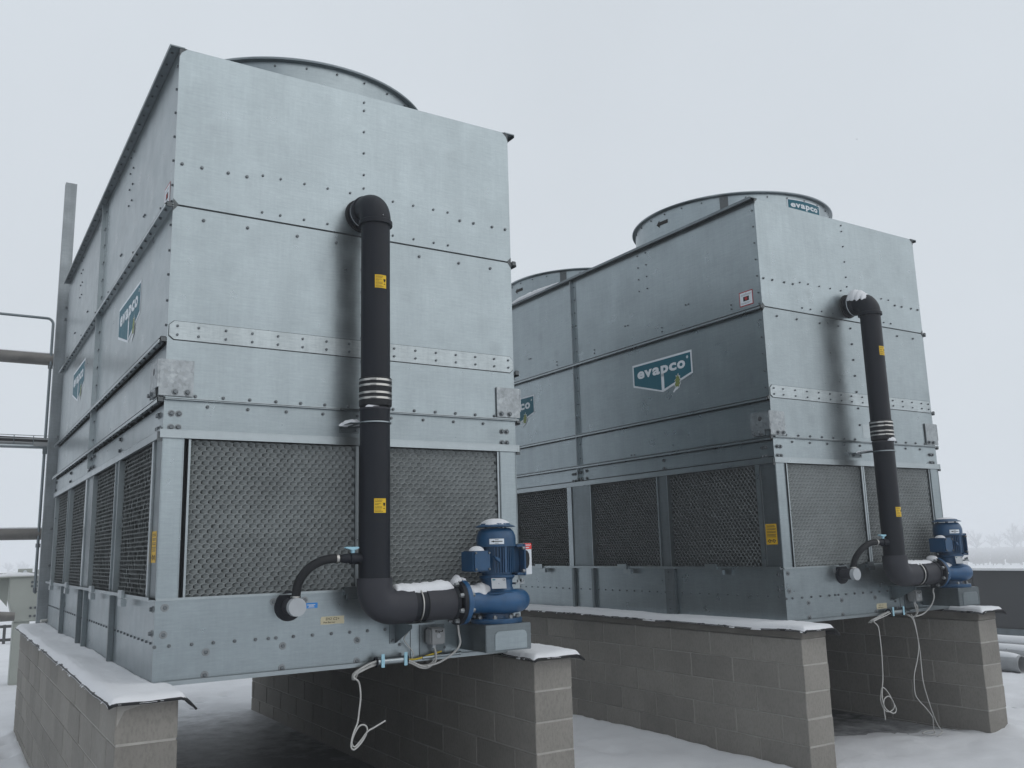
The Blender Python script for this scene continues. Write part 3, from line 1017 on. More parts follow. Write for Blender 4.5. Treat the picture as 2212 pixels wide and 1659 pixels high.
        f = sbox(f, 0.001, 0.006, 0.002, TD, Z_TOP - 0.03, Z_TOP - 0.004).build('roof_flange', 'galvdull', T)
        if full:
            bolts_mass(f, B_T, [(-0.030, 0.08 + 0.157 * i, Z_TOP - 0.004) for i in range(35)], ROT_D)
        # upright joint half way: a pair of angles
        f = sbox(sbox(sbox(MB(), -0.040, 0.0, 2.834, 2.838, Z_HB + 0.07, Z_TOP - 0.03), -0.040, 0.0, 2.842, 2.846, Z_HB + 0.07, Z_TOP - 0.03), -0.005, 0.0, 2.785, 2.895, Z_HB + 0.07, Z_TOP - 0.03).build('joint_post', 'galv2', T)
        if full:
            put_bolts(f, B_T, [(-0.005, y, z) for z in arange(1.66, 3.68, 0.157) for y in (2.805, 2.875) if min(abs(z - Z_S1), abs(z - Z_ST)) > 0.05], rot)
            put_bolts(f, B_L, [(-0.005, y, z) for y in (2.81, 2.87) for z in (1.50, 1.425)], rot)
        sbox(sbox(MB(), -0.018, -0.0003, -0.019, TD, Z_HB, Z_HB + 0.047), -0.020, -0.0003, -0.0195, TD, Z_HB + 0.0455, Z_HB + 0.049).build('drip_edge', 'galv2', T)
        # posts and frames between the inlets
        for a, b in ((0.0065, 0.166), (1.391, 1.524), (2.655, 3.005), (4.20, 4.335), (TD - 0.166, TD - 0.0065)):
            sbox(MB(), 0.0, 0.006, a, b, Z_PT + 0.014, Z_HB).build('inlet_post', 'galvdull', T)
        for a, b in ((0.176, 0.222), (1.380, 1.388), (1.528, 1.545), (2.642, 2.652), (3.009, 3.090), (4.19, 4.198), (4.338, 4.352), (5.44, 5.47)):
            sbox(MB(), -0.012, 0.05, a, b, Z_PT + 0.014, Z_HB - 0.002).build('inlet_frame', 'galv2', T)
        for a, b in ((0.220, 1.382), (1.543, 2.644), (3.088, 4.192), (4.350, 5.442)):
            me = honeycomb(b - a, Z_HB - Z_PT - 0.016, int(a * 100))
            if side < 0:
                link('inlet_pad', me, T, 'stuff', loc=(0.022, b, Z_PT + 0.013), rot=(0, 0, -PI / 2))
            else:
                link('inlet_pad', me, T, 'stuff', loc=(TW - 0.022, a, Z_PT + 0.013), rot=(0, 0, PI / 2))
        # basin sides with ribs
        segs = ((0.011, 1.322), (1.326, 2.64), (2.66, 2.98), (3.06, 4.22), (4.26, TD - 0.011))
        for a, b in segs:
            p = sbox(MB(), 0.0, 0.010, a, b, -0.012, Z_PT).build('basin_panel', 'galv', T)
            if full:
                n = max(1, int((b - a) / 0.119))
                put_bolts(p, B_T, [(0, a + (i + 0.5) * (b - a) / n, 0.207) for i in range(n)], rot)
                if a < 0.1:
                    put_bolts(p, B_L, [(0, 0.055, z) for z in (0.39, 0.26)], rot)
        for a, b in ((1.33, 1.50), (2.625, 2.695), (2.985, 3.065), (4.22, 4.36)):
            q = sbox(sbox(MB(), -0.034, -0.001, a, a + 0.035, -0.010, Z_PT - 0.004), -0.005, -0.0008, a + 0.0352, b, -0.010, Z_PT - 0.004).build('basin_rib', 'galvdull', T)
            if full and b - a > 0.1:
                put_bolts(q, B_T, [(-0.005, (a + b) / 2 + 0.03, z) for z in (0.40, 0.33, 0.14, 0.05)], rot)
        sbox(sbox(MB(), -0.040, 0.02, -0.002, TD, Z_PT + 0.002, Z_PT + 0.007), -0.040, -0.036, -0.002, TD, Z_PT + 0.007, Z_PT + 0.022).build('basin_rim', 'galv2', T)
        for yc in (0.80, 2.10, 3.66, 4.96):
            sbox(sbox(MB(), -0.060, -0.041, yc - 0.075, yc + 0.075, Z_PT - 0.004, Z_PT + 0.045), -0.075, -0.042, yc - 0.16, yc - 0.04, Z_PT - 0.05, Z_PT - 0.006).build('frame_clip', 'galv2', T, bev=0.003)
        # lifting lugs bent round the corner
        lug = sbox(MB(), -0.046, -0.036, -0.0145, 0.205, 1.640, 1.803)
        lug = sbox(lug, -0.046, -0.036, 0.05, 0.205, 1.592, 1.640)
        lug = sbox(lug, -0.0359, 0.158, -0.0145, -0.0045, 1.592, 1.807)
        lug = sbox(lug, -0.030, 0.0, 0.06, 0.20, 1.595, 1.65)
        lug = sbox(lug, 0.02, 0.15, -0.0044, -0.0005, 1.596, 1.64)
        lg = lug.build('lifting_lug', 'spangle', T, bev=0.003)
        MB().cyl((mx(-0.0465), 0.092, 1.743), (mx(-0.0358), 0.092, 1.743), 0.022, 0.022, 20).build('eye_hole', 'dark', lg)
        put_bolts(lg, B_L, [(mx(x), -0.0145, 1.616) for x in (0.055, 0.123)])
        if full:
            put_bolts(lg, B_L, [(-0.046, y, 1.612) for y in (0.095, 0.165)], rot)
        # corner sealing pieces
        for zc in (Z_TOP - 0.03, Z_S1 + 0.004):
            xx = [(0.0, -0.045), (0.0, 0.034), (0.034, 0.0)] if zc < 3 else [(0.0, -0.03), (0.0, 0.03), (0.045, 0.03), (0.012, 0.0)]
            MB().prism([(mx(a), zc + b) for a, b in xx], 'y', -0.0022, -0.0003).build('corner_seal', 'galvdull', T).data.materials[0] = M['darksteel']
        for zc in (Z_S1, Z_ST, Z_S2):
            sbox(MB(), -0.040, -0.004, -0.012, -0.0045, zc - 0.022, zc + 0.012).build('flange_end', 'darksteel', T, bev=0.004)
        sbox(MB(), -0.030, -0.002, -0.012, 0.0, Z_HB - 0.02, Z_HB + 0.035).build('edge_cap', 'darksteel', T)
        # printed matter on the long side
        if side < 0:
            for yc in (1.38, 4.17):
                evapco(T, Plane((-0.0002, yc, 2.549), (0, -1, 0), (0, 0, 1)))
        else:
            for yc in (1.38, 4.17):
                evapco(T, Plane((TW + 0.0002, yc, 2.549), (0, 1, 0), (0, 0, 1)))
        if side < 0:
            sf = Plane((-0.0003, 0.265, 2.809), (0, -1, 0), (0, 0, 1))
            s = prints('warning_sticker', sf, 0.001, [rect(0, 0, 0.166, 0.138)], 'red', T)
            prints('sticker_field', sf, 0.0018, [rect(0.009, 0.009, 0.157, 0.129)], 'white', s)
            prints('picture', sf, 0.0026, [rect(0.048, 0.046, 0.118, 0.088)], 'ink', s)
            prints('picture_detail', sf, 0.0034, [poly([(0.083 + 0.017 * math.cos(t), 0.068 + 0.017 * math.sin(t)) for t in [i * PI / 6 for i in range(12)]])], 'red', s)
            lines = [rect(0.02, 0.030, 0.145, 0.033), rect(0.02, 0.021, 0.12, 0.024), rect(0.02, 0.100, 0.14, 0.103), rect(0.025, 0.108, 0.15, 0.111), poly([(0.078, 0.115), (0.09, 0.115), (0.084, 0.125)])]
            prints('print_lines', sf, 0.0026, lines, 'inkgrey', s)
            sf = Plane((-0.0003, 0.163, 0.645), (0, -1, 0), (0, 0, 1))
            s = prints('caution_sticker', sf, 0.001, [rect(0, 0, 0.126, 0.177)], 'yellowdim', T)
            lines = [rect(0.016, z, 0.016 + w, z + 0.0045) for z, w in ((0.158, 0.09), (0.149, 0.095), (0.133, 0.10), (0.125, 0.092), (0.109, 0.10), (0.100, 0.096), (0.084, 0.1), (0.075, 0.094), (0.064, 0.098))]
            prints('print_lines', sf, 0.0018, lines, 'inkbrown', s)
            rings = []
            for cx in (0.038, 0.088):
                o4 = [(cx - 0.024, 0.028), (cx - 0.004, 0.047), (cx + 0.024, 0.034), (cx + 0.004, 0.013)]
                i4 = [(cx + (x - cx) * 0.5, 0.030 + (z - 0.030) * 0.5) for x, z in o4]
                rings += [poly([o4[k], o4[(k + 1) % 4], i4[(k + 1) % 4], i4[k]]) for k in range(4)]
            prints('symbol', sf, 0.0018, rings, 'ink', s)
    # ---- far end and roof
    for a, b in ((Z_S1 + 0.01, Z_TOP - 0.02), (Z_S2 + 0.01, Z_S1 - 0.01), (Z_HB, Z_S2 - 0.01), (-0.012, Z_PT)):
        box('end_panel', 0.011, TW - 0.011, TD - 0.0105, TD, a, b, 'galv', T)
    link('inlet_pad', honeycomb(TW - 0.3, Z_HB - Z_PT - 0.016, 5), T, 'stuff', loc=(TW - 0.15, TD - 0.022, Z_PT + 0.013), rot=(0, 0, PI))
    box('roof_panel', 0.0305, TW - 0.0305, 0.011, TD - 0.011, Z_TOP - 0.012, Z_TOP - 0.004, 'galvdull', T)
    box('basin_floor', 0.011, TW - 0.011, 0.021, TD - 0.011, -0.013, -0.009, 'galvdull', T)
    # ---- fan cylinders
    for cy in (1.43, 4.25):
        c = (1.2, cy, 0)
        fc = MB().lathe([(1.062, Z_TOP - 0.004), (1.062, 4.150), (1.058, 4.150), (1.058, Z_TOP - 0.004)], c, 96).build('fan_cylinder', 'galv', T, smooth=35)
        MB().lathe([(1.062, 4.146), (1.096, 4.153), (1.101, 4.162), (1.096, 4.170), (1.057, 4.170), (1.057, 4.1501), (1.062, 4.1501)], c, 96).build('rim', 'galv2', fc, smooth=35)
        MB().lathe([(1.0625, Z_TOP), (1.10, Z_TOP), (1.10, Z_TOP + 0.006), (1.0625, Z_TOP + 0.012)], c, 96).build('foot_flange', 'galvdull', fc, smooth=35)
        for k in range(30):
            a = 2 * PI * (k + 0.37) / 30
            link('bolt', B_T, fc, loc=(1.2 + 1.0625 * math.cos(a), cy + 1.0625 * math.sin(a), 4.118), rot=(0, 0, a + PI / 2))
        for a0 in (218.4, 38.4):
            MB().lathe([(1.0625, Z_TOP + 0.013), (1.0665, Z_TOP + 0.013), (1.0665, 4.142), (1.0625, 4.142)], c, 3, math.radians(a0), math.radians(a0 + 4.6)).build('joint_strip', 'darksteel', fc)
        for a0 in (182, 2):
            sf = CylZ(c, 1.0632, math.radians(a0), 4.035)
            prints('arrow_sign', sf, 0.0008, [rect(-0.035, -0.020, 0.085, 0.020, 4), poly([(-0.085, 0), (-0.035, -0.042), (-0.035, 0.042)])], 'ink', fc)
        for a0 in (269.5, 89.5):
            evapco(T, CylZ(c, 1.0632, math.radians(a0), 4.118), 0.50)
        # wire guard and fan inside
        gd = MB()
        for rr in (0.25, 0.45, 0.65, 0.85, 1.0):
            gd.torus((1.2, cy, 4.12), (0, 0, 1), rr, 0.004, 40, 4)
        for k in range(12):
            a = PI * k / 12
            gd.cyl((1.2 - 1.055 * math.cos(a), cy - 1.055 * math.sin(a), 4.112), (1.2 + 1.055 * math.cos(a), cy + 1.055 * math.sin(a), 4.112), 0.004, None, 4)
        gd.build('fan_guard', 'galvdull', fc)
        hb = MB().cyl((1.2, cy, 3.84), (1.2, cy, 3.98), 0.14, 0.12, 20).build('fan_hub', 'galvdull', fc, smooth=30)
        for k in range(6):
            a = 2 * PI * k / 6
            u, w = Vector((math.cos(a), math.sin(a), 0)), Vector((-math.sin(a), math.cos(a), 0))
            o = Vector((1.2, cy, 3.91))
            vs = [o + u * q + w * s * wd + Vector((0, 0, s * 0.045 + t)) for q, wd in ((0.13, 0.06), (1.03, 0.10)) for s in (-1, 1) for t in (-0.004, 0.004)]
            MB().add(vs, [(0, 1, 3, 2), (4, 6, 7, 5), (0, 4, 5, 1), (2, 3, 7, 6), (0, 2, 6, 4), (1, 5, 7, 3)]).build('fan_blade', 'galvdull', fc)

TA = thing('cooling_tower', 'nearest galvanized cooling tower, at the left, seen from its narrow face', 'cooling tower', (0, 0, 0), 'the two galvanized cooling towers')
build_tower(TA)
TB = copy_tree(TA)
for q in list(TA.children):                      # the drum of the nearer tower turns its sign away from this side
    if q.name.startswith('logo_sign') and max(v.co.z for v in q.data.vertices) > 4 and min(v.co.y for v in q.data.vertices) < 1.0:
        for w in list(q.children):
            bpy.data.objects.remove(w)
        bpy.data.objects.remove(q)
TB.location = (BX, BY, 0)
TB['label'] = 'farther galvanized cooling tower at the right with fan drums showing above its roof'

# things that only one of the two carries
sf = Plane((0.852, -0.0003, 0.348), (1, 0, 0), (0, 0, 1))
s = prints('blue_sticker', sf, 0.001, [rect(0, 0, 0.085, 0.032)], 'bluelabel', TA)
prints('print_lines', sf, 0.0018, [rect(0.008, 0.008, 0.012, 0.024), rect(0.02, 0.018, 0.07, 0.022), rect(0.03, 0.011, 0.062, 0.015), rect(0.026, 0.005, 0.066, 0.008)], 'white', s)
def tape(T, x, z, w, h, tilt, lines):
    sf = Plane((x, -0.0003, z), (1, 0, tilt), (-tilt, 0, 1))
    jag = [(0, 0), (w * 0.3, -0.001), (w * 0.7, 0.001), (w, -0.001), (w + 0.002, h * 0.35), (w - 0.002, h * 0.6), (w + 0.001, h), (w * 0.5, h + 0.001), (0.004, h), (-0.002, h * 0.6)]
    s = prints('tape_label', sf, 0.001, [poly(jag)], 'tape', T)
    prints('handwriting', sf, 0.0018, lines, 'ink', s)
tape(TA, 0.958, 0.247, 0.15, 0.046, -0.005, [shift(text_poly('EH2 C2+', 0.022, 0.0001, 1.0, 1.08, 'LEFT', 0.15), 0.030, 0.024), shift(text_poly('Puls Exci tor', 0.014, 0.0001, 1.05, 1.0, 'LEFT', 0.2), 0.016, 0.007)])
tape(TB, 1.206, 0.035, 0.15, 0.048, 0.0, [shift(text_poly('EH2 C1', 0.020, -0.0001, 1.0, 1.08, 'LEFT', 0.15), 0.030, 0.026), shift(text_poly('Puls Exci tor', 0.014, 0.0002, 1.05, 1.0, 'LEFT', 0.2), 0.02, 0.008)])
sf = Plane((1.255, -0.0003, 1.60), (1, 0, 0), (0, 0, 1))
prints('paper_label', sf, 0.001, [rect(0, 0.02, 0.125, 0.15)], 'galv2', TB)

# ------------------------------------------------------------------ snow lying in ridges along pipes and ledges
def snow_ridge(name, parent, path, widths, heights, seed, side=(0, 1, 0), base_r=None, n=13, sub=8, rough=0.006):
    """Rounded bank of snow: cross-section half ellipse (or wrapped round a pipe of radius base_r)."""
    P = spline(path, sub)
    m = len(P)
    t = np.linspace(0, 1, m)
    tk = np.linspace(0, 1, len(widths))
    W = np.interp(t, tk, widths)
    H = np.interp(t, tk, heights)
    sd = Vector(side).normalized()
    rag = fbm(t * 9 + seed, t * 0 + seed * 1.7, seed % 97, 4) - 0.5
    rag2 = fbm(t * 9 + seed + 40, t * 0 + seed * 0.7, seed % 89, 4) - 0.5
    vs, fs = [], []
    K = 2 * n
    for i, p in enumerate(P):
        e = min(1, math.sqrt(max(0.0, 1 - (1 - min(i, m - 1 - i) / 3.0) ** 2))) if min(i, m - 1 - i) < 3 else 1.0
        e = max(e, 0.06)
        ring_o, ring_i = [], []
        for k in range(n):
            a = PI * k / (n - 1)
            u = -math.cos(a) * (W[i] * 0.5 + (rag[i] if k < n / 2 else rag2[i]) * 0.022)
            jig = (float(fbm(t[i] * 31 + k * 0.9, k * 1.3 + seed, 7 + seed % 50, 2)) - 0.5) * rough * 2
            top = (math.sin(a) ** 0.7) * (H[i] * e) * (0.9 + rag[i] * 0.7) + jig * math.sin(a)
            drop = -u * u / (2 * base_r) - (0.35 * u ** 4 / base_r ** 3) if base_r else 0.0
            ring_o.append(p + sd * u + Vector((0, 0, drop + top + 0.0005)))
            ring_i.append(p + sd * u * 0.985 + Vector((0, 0, drop - 0.006)))
        vs += ring_o + ring_i[::-1]
    for i in range(m - 1):
        for k in range(K):
            k2 = (k + 1) % K
            fs.append((i * K + k, i * K + k2, (i + 1) * K + k2, (i + 1) * K + k))
    fs.append(tuple(range(K))[::-1])
    fs.append(tuple(range((m - 1) * K, m * K)))
    return MB().add(vs, fs).build(name, 'snow', parent, smooth=70)

def snow_dome(name, parent, c, r, h, seed, sy=1.0, mound=0.8):
    vs, fs = [], []
    nr, na = 7, 28
    for i in range(nr + 1):
        q = i / nr
        for k in range(na):
            a = 2 * PI * k / na
            wob = 1 + 0.16 * (float(fbm(math.cos(a) * 1.6 + 5, math.sin(a) * 1.6 + seed, seed % 61, 3)) - 0.5)
            rr = r * q * wob
            z = h * (1 - q ** 2.6) ** mound + (float(fbm(rr * math.cos(a) * 30 + seed, rr * math.sin(a) * 30, 17, 2)) - 0.5) * 0.10 * h
            vs.append((c[0] + rr * math.cos(a), c[1] + rr * math.sin(a) * sy, c[2] + z * (q < 1) - (0.004 if q == 1 else 0)))
    for i in range(nr):
        for k in range(na):
            fs.append((i * na + k, i * na + (k + 1) % na, (i + 1) * na + (k + 1) % na, (i + 1) * na + k))
    fs.append(tuple(range(nr * na, (nr + 1) * na)))
    return MB().add(vs, fs).build(name, 'snow', parent, smooth=70)

PX, PY, PR = 1.212, -0.235, 0.0925
LZ = 0.345

def pipe_sticker(parent, z, ang0, w=0.077, h=0.086):
    low = z < 1.5
    sf = CylZ((PX - 0.003 * low, PY), PR + 0.0018 * low, math.radians(ang0), z)
    s = prints('fragile_sticker', sf, 0.0010, [rect(0, 0, w, h, 6)], 'yellow', parent)
    L = []
    for word, zz, second in (('ATTENZIONE', 0.073, 0.042), ('WARNING', 0.053, 0.022), ('ATTENTION', 0.033, 0.044), ('ACHTUNG', 0.013, 0.050)):
        L.append(shift(text_poly(word, 0.0085, 0.00012, 0.9), 0.005, zz))
        L.append(rect(0.005, zz - 0.006, 0.005 + second, zz - 0.003, 3))
    prints('lettering', sf, 0.0018, L, 'inkbrown', s)
    gl = [(0.055, 0.060), (0.072, 0.060), (0.071, 0.050), (0.0675, 0.042), (0.0640, 0.040), (0.0640, 0.0275), (0.071, 0.0255), (0.071, 0.0235), (0.056, 0.0235), (0.056, 0.0255), (0.0630, 0.0275), (0.0630, 0.040), (0.0595, 0.042), (0.056, 0.050)]
    prints('wine_glass_symbol', sf, 0.0018, [poly(gl)], 'ink', s)
    return s

def arc(c, r, a0, a1, pl, n=14):
    """Arc in the plane named by two axes letters."""
    out = []
    for i in range(n + 1):
        a = a0 + (a1 - a0) * i / n
        d = {pl[0]: r * math.cos(a), pl[1]: r * math.sin(a)}
        out.append((c[0] + d.get('x', 0), c[1] + d.get('y', 0), c[2] + d.get('z', 0)))
    return out

def build_riser(T):
    zt = 2.905
    # straight runs
    MB().tube([(PX, PY, 1.66), (PX, PY, 2.80)], PR, 40).build('pipe', 'pvc', T, smooth=30)
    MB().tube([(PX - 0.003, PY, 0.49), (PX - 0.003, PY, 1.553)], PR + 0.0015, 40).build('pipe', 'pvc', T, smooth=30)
    # top elbow: out of the casing, then down
    R = 0.118
    path = [(PX, -0.06, zt), (PX, PY + R, zt)] + [(PX, PY + R - R * math.sin(a), zt - R + R * math.cos(a)) for a in [i * PI / 2 / 14 for i in range(1, 15)]] + [(PX, PY, zt - R - 0.012)]
    MB().tube(path, 0.0985, 40).build('elbow', 'pvc', T, smooth=30)
    MB().tube([(PX, PY, zt - R - 0.03), (PX, PY, zt - R - 0.004), (PX, PY, zt - R + 0.002)], [0.109, 0.109, 0.101], 40).build('socket', 'pvc', T, smooth=30)
    MB().tube([(PX, -0.108, zt), (PX, -0.100, zt), (PX, -0.070, zt)], [0.101, 0.109, 0.109], 40).build('socket', 'pvc', T, smooth=30)
    w = MB().tube([(PX, -0.0005, zt), (PX, -0.018, zt)], [0.118, 0.114], 40).build('wall_flange', 'rubber', T, smooth=30)
    MB().tube([(PX, -0.018, zt), (PX, -0.062, zt)], 0.0985, 40).build('stub', 'pvc', w, smooth=30)
    MB().torus((PX, -0.064, zt), (0, 1, 0), 0.1025, 0.0055, 40, 8).build('ring', 'white', w, smooth=60)
    # rubber sleeve with four band clamps
    c = MB().tube([(PX, PY, 1.566), (PX, PY, 1.571), (PX, PY, 1.742), (PX, PY, 1.746)], [0.098, 0.1025, 0.1025, 0.097], 40).build('rubber_sleeve', 'rubber', T, smooth=30)
    for z in (1.727, 1.694, 1.646, 1.612):
        b = MB()
        b.lathe([(0.1026, -0.0065), (0.1048, -0.0065), (0.1048, 0.0065), (0.1026, 0.0065), (0.1026, -0.0065)], (PX, PY, z), 40)
        a = math.radians(238)
        u = Vector((math.cos(a), math.sin(a), 0))
        t = Vector((-math.sin(a), math.cos(a), 0))
        o = Vector((PX, PY, z)) + u * 0.109
        b.tube([o - t * 0.016, o + t * 0.014], 0.006, 6)
        b.tube([o + t * 0.014, o + t * 0.022], 0.0045, 6)
        b.build('band_clamp', 'steelbright', c, smooth=30)
    MB().lathe([(PR + 0.0018, -0.012), (PR + 0.005, -0.012), (PR + 0.005, 0.0), (PR - 0.008, 0.0)], (PX - 0.003, PY, 1.556), 40).build('pipe_mouth', 'pvc2', T, smooth=30)
    # stand-off clamp on the header
    MB().torus((PX - 0.003, PY, 1.462), (0, 0, 1), PR + 0.006, 0.0055, 40, 8).build('pipe_clip', 'galv2', T, smooth=60)
    k = MB().box(1.065, 1.20, -0.005, -0.0005, 1.425, 1.468).box(1.065, 1.20, -0.20, -0.0052, 1.464, 1.468).box(1.10, 1.115, -0.24, -0.06, 1.455, 1.4635).build('clip_bracket', 'galvdull', T, bev=0.001)
    put_bolts(k, B_T, [(1.085, -0.005, 1.445), (1.18, -0.005, 1.445)])
    # lower elbow and the run to the pump
    R = 0.115
    cx = PX - 0.003
    path = [(cx, PY, 0.517), (cx, PY, LZ + R)] + [(cx + R - R * math.cos(a), PY, LZ + R - R * math.sin(a)) for a in [i * PI / 2 / 16 for i in range(1, 17)]] + [(1.445, PY, LZ)]
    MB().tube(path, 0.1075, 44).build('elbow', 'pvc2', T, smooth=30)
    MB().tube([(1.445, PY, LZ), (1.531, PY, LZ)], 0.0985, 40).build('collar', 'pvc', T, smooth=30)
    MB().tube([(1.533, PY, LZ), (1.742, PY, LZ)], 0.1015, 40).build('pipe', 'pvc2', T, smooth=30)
    MB().torus((1.533, PY, LZ), (1, 0, 0), 0.1005, 0.004, 40, 6).build('seal', 'rubber', T, smooth=60)
    MB().torus((1.490, PY, LZ), (1, 0, 0), 0.1045, 0.0052, 40, 8).build('pipe_clip', 'steelbright', T, smooth=60)
    f = MB().tube([(1.728, PY, LZ), (1.748, PY, LZ)], [0.104, 0.112], 40).tube([(1.760, PY, LZ), (1.786, PY, LZ)], 0.140, 44).build('flange', 'pvc', T, smooth=30)
    bm_ = MB()
    for i in range(8):
        a = 2 * PI * (i + 0.5) / 8
        y, z = PY + 0.121 * math.cos(a), LZ + 0.121 * math.sin(a)
        MB().tube([(1.760, y, z), (1.748, y, z), (1.735, y, z)], [0.0165, 0.015, 0.012], 6).build('nut', 'washer', f)

def build_pump(T):
    cx, cy = 2.078, -0.228
    fl = MB().tube([(1.788, PY, LZ), (1.792, PY, LZ), (1.818, PY, LZ), (1.822, PY, LZ)], [0.136, 0.140, 0.140, 0.136], 44).build('flange', 'blue', T, smooth=30)
    for i in range(8):
        a = 2 * PI * (i + 0.5) / 8
        y, z = PY + 0.121 * math.cos(a), LZ + 0.121 * math.sin(a)
        MB().tube([(1.822, y, z), (1.832, y, z), (1.842, y, z)], [0.0155, 0.0145, 0.010], 6).build('nut', 'washer', fl)
    # spiral casing: a pipe that swells round the shaft
    vol = MB()
    path, rad = [(1.815, PY, LZ)], [0.076]
    path.append((1.90, PY - 0.004, LZ - 0.002)); rad.append(0.075)
    path.append((1.99, PY - 0.012, LZ - 0.006)); rad.append(0.077)
    Rm = 0.186
    for i in range(0, 23):
        a = -PI / 2 + i * (2 * PI * 0.86) / 22
        q = 1 - i / 22
        path.append((cx + 0.005 + Rm * math.cos(a) * 1.04, cy + 0.10 + Rm * math.sin(a), LZ - 0.010))
        rad.append(0.050 + 0.028 * q)
    vol.tube(path, rad, 28)
    v = vol.build('volute', 'blue', T, smooth=40)
    MB().lathe([(0.0, 0.058), (0.115, 0.058), (0.155, 0.03), (0.16, -0.03), (0.115, -0.058), (0.0, -0.058)], (cx, cy + 0.09, LZ - 0.008), 40).build('casing_cover', 'blue', T, smooth=30)
    ribm = MB().torus((2.006, PY - 0.012, LZ - 0.006), (1, 0.06, 0), 0.078, 0.0085, 32, 8).box(1.995, 2.020, PY - 0.100, PY - 0.078, LZ - 0.022, LZ + 0.018)
    ribm.build('casing_rib', 'blue', T, smooth=40)
    b = MB().lathe([(0.0, 0.0), (0.168, 0.0), (0.170, 0.004), (0.170, 0.026), (0.166, 0.030), (0.10, 0.030), (0.095, 0.075), (0.0, 0.075)], (cx, cy + 0.02, 0.2005), 44).build('foot_flange', 'blue2', T, smooth=30)
    for i in range(8):
        a = 2 * PI * (i + 0.25) / 8
        q = Vector((cx + 0.140 * math.cos(a), cy + 0.02 + 0.140 * math.sin(a), 0.2305))
        MB().tube([q, q + Vector((0, 0, 0.016)), q + Vector((0, 0, 0.022))], [0.0145, 0.0135, 0.009], 6).build('nut', 'washer', b)
    # lantern between pump and motor
    MB().lathe([(0.135, 0.385), (0.137, 0.395), (0.112, 0.405), (0.100, 0.43), (0.103, 0.475), (0.118, 0.490), (0.118, 0.502), (0.0, 0.502)], (cx, cy, 0), 40).build('lantern', 'blue2', T, smooth=30)
    MB().box(cx + 0.09, cx + 0.16, cy - 0.09, cy - 0.03, 0.440, 0.452).box(cx + 0.11, cx + 0.125, cy - 0.085, cy - 0.07, 0.452, 0.47).box(cx + 0.14, cx + 0.155, cy - 0.085, cy - 0.07, 0.452, 0.475).build('gland', 'spangle', T, bev=0.003)
    # motor
    mo = MB().lathe([(0.0, 0.4985), (0.098, 0.4985), (0.101, 0.512), (0.101, 0.692), (0.0, 0.692)], (cx, cy, 0), 40).build('motor_body', 'blue2', T, smooth=30)
    for i in range(40):
        a = 2 * PI * i / 40
        if abs(((math.degrees(a) - 205) + 180) % 360 - 180) < 24 or abs(((math.degrees(a) - 345) + 180) % 360 - 180) < 22:
            continue
        u = Vector((math.cos(a), math.sin(a), 0))
        t = Vector((-math.sin(a), math.cos(a), 0)) * (0.0024 if i % 10 else 0.009)
        o = Vector((cx, cy, 0))
        lo, hi = 0.520, 0.690
        vs = [o + u * r_ + t * s + Vector((0, 0, z)) for r_ in (0.099, 0.1205) for s in (-1, 1) for z in (lo, hi)]
        MB().add(vs, [(0, 1, 3, 2), (4, 6, 7, 5), (0, 4, 5, 1), (2, 3, 7, 6), (0, 2, 6, 4), (1, 5, 7, 3)]).build('cooling_fin', 'blue2', mo)
    cw = MB().lathe([(0.123, 0.684), (0.1295, 0.686), (0.1305, 0.735), (0.127, 0.758), (0.117, 0.783), (0.101, 0.802), (0.092, 0.806), (0.0, 0.806)], (cx, cy, 0), 44).build('fan_cowl', 'blue2', T, smooth=35)
    for i in range(4):
        a = 2 * PI * (i + 0.3) / 4
        q = Vector((cx + 0.075 * math.cos(a), cy + 0.075 * math.sin(a), 0.8062))
        MB().cyl(q, q + Vector((0, 0, 0.010)), 0.008, None, 8).build('spacer', 'bolt', cw)
    ht = MB().lathe([(0.0, 0.815), (0.128, 0.8155), (0.132, 0.813), (0.1335, 0.8165), (0.100, 0.830), (0.096, 0.837), (0.0, 0.839)], (cx - 0.004, cy, 0), 44).build('rain_hat', 'blue2', T, smooth=25)
    # terminal box, towards the discharge side
    a = math.radians(205)
    tb = MB().box(1.846, 1.972, cy - 0.105, cy + 0.055, 0.531, 0.662).build('terminal_box', 'blue2', T, bev=0.010)
    MB().box(1.842, 1.8455, cy - 0.100, cy + 0.05, 0.536, 0.657).box(1.852, 1.966, cy - 0.1085, cy - 0.1055, 0.538, 0.655).build('lid', 'blue2', tb, bev=0.001)
    for x, z in ((1.860, 0.546), (1.958, 0.546), (1.958, 0.648), (1.860, 0.648)):
        link('bolt', B_T, tb, loc=(x, cy - 0.1085, z))
    MB().prism([(1.985, 0.628), (2.030, 0.612), (2.030, 0.585), (2.005, 0.600)], 'y', cy - 0.128, cy - 0.100).build('lifting_eye', 'blue2', mo, bev=0.002)
    # motor feet on the far side
    ft = MB().box(2.196, 2.262, cy - 0.07, cy + 0.06, 0.498, 0.515).box(2.196, 2.262, cy - 0.07, cy + 0.06, 0.680, 0.698).box(2.250, 2.264, cy - 0.075, cy + 0.065, 0.494, 0.700).box(2.170, 2.250, cy - 0.012, cy + 0.012, 0.5151, 0.6799).build('motor_foot', 'blue2', mo, bev=0.003)
    for z in (0.525, 0.672):
        MB().cyl((2.232, cy - 0.076, z), (2.250, cy - 0.076, z), 0.011, None, 8).build('nut', 'washer', mo)
    # plates
    sf = CylZ((cx, cy), 0.1308, math.radians(220), 0.702)
    s = prints('arrow_plate', sf, 0.0012, [rect(0, 0, 0.096, 0.034, 6)], 'white', T)
    prints('arrow', sf, 0.002, [rect(0.028, 0.0145, 0.086, 0.0195, 4), poly([(0.009, 0.017), (0.030, 0.011), (0.030, 0.023)]), rect(0.036, 0.026, 0.060, 0.029), rect(0.036, 0.0045, 0.060, 0.0075)], 'ink', s)
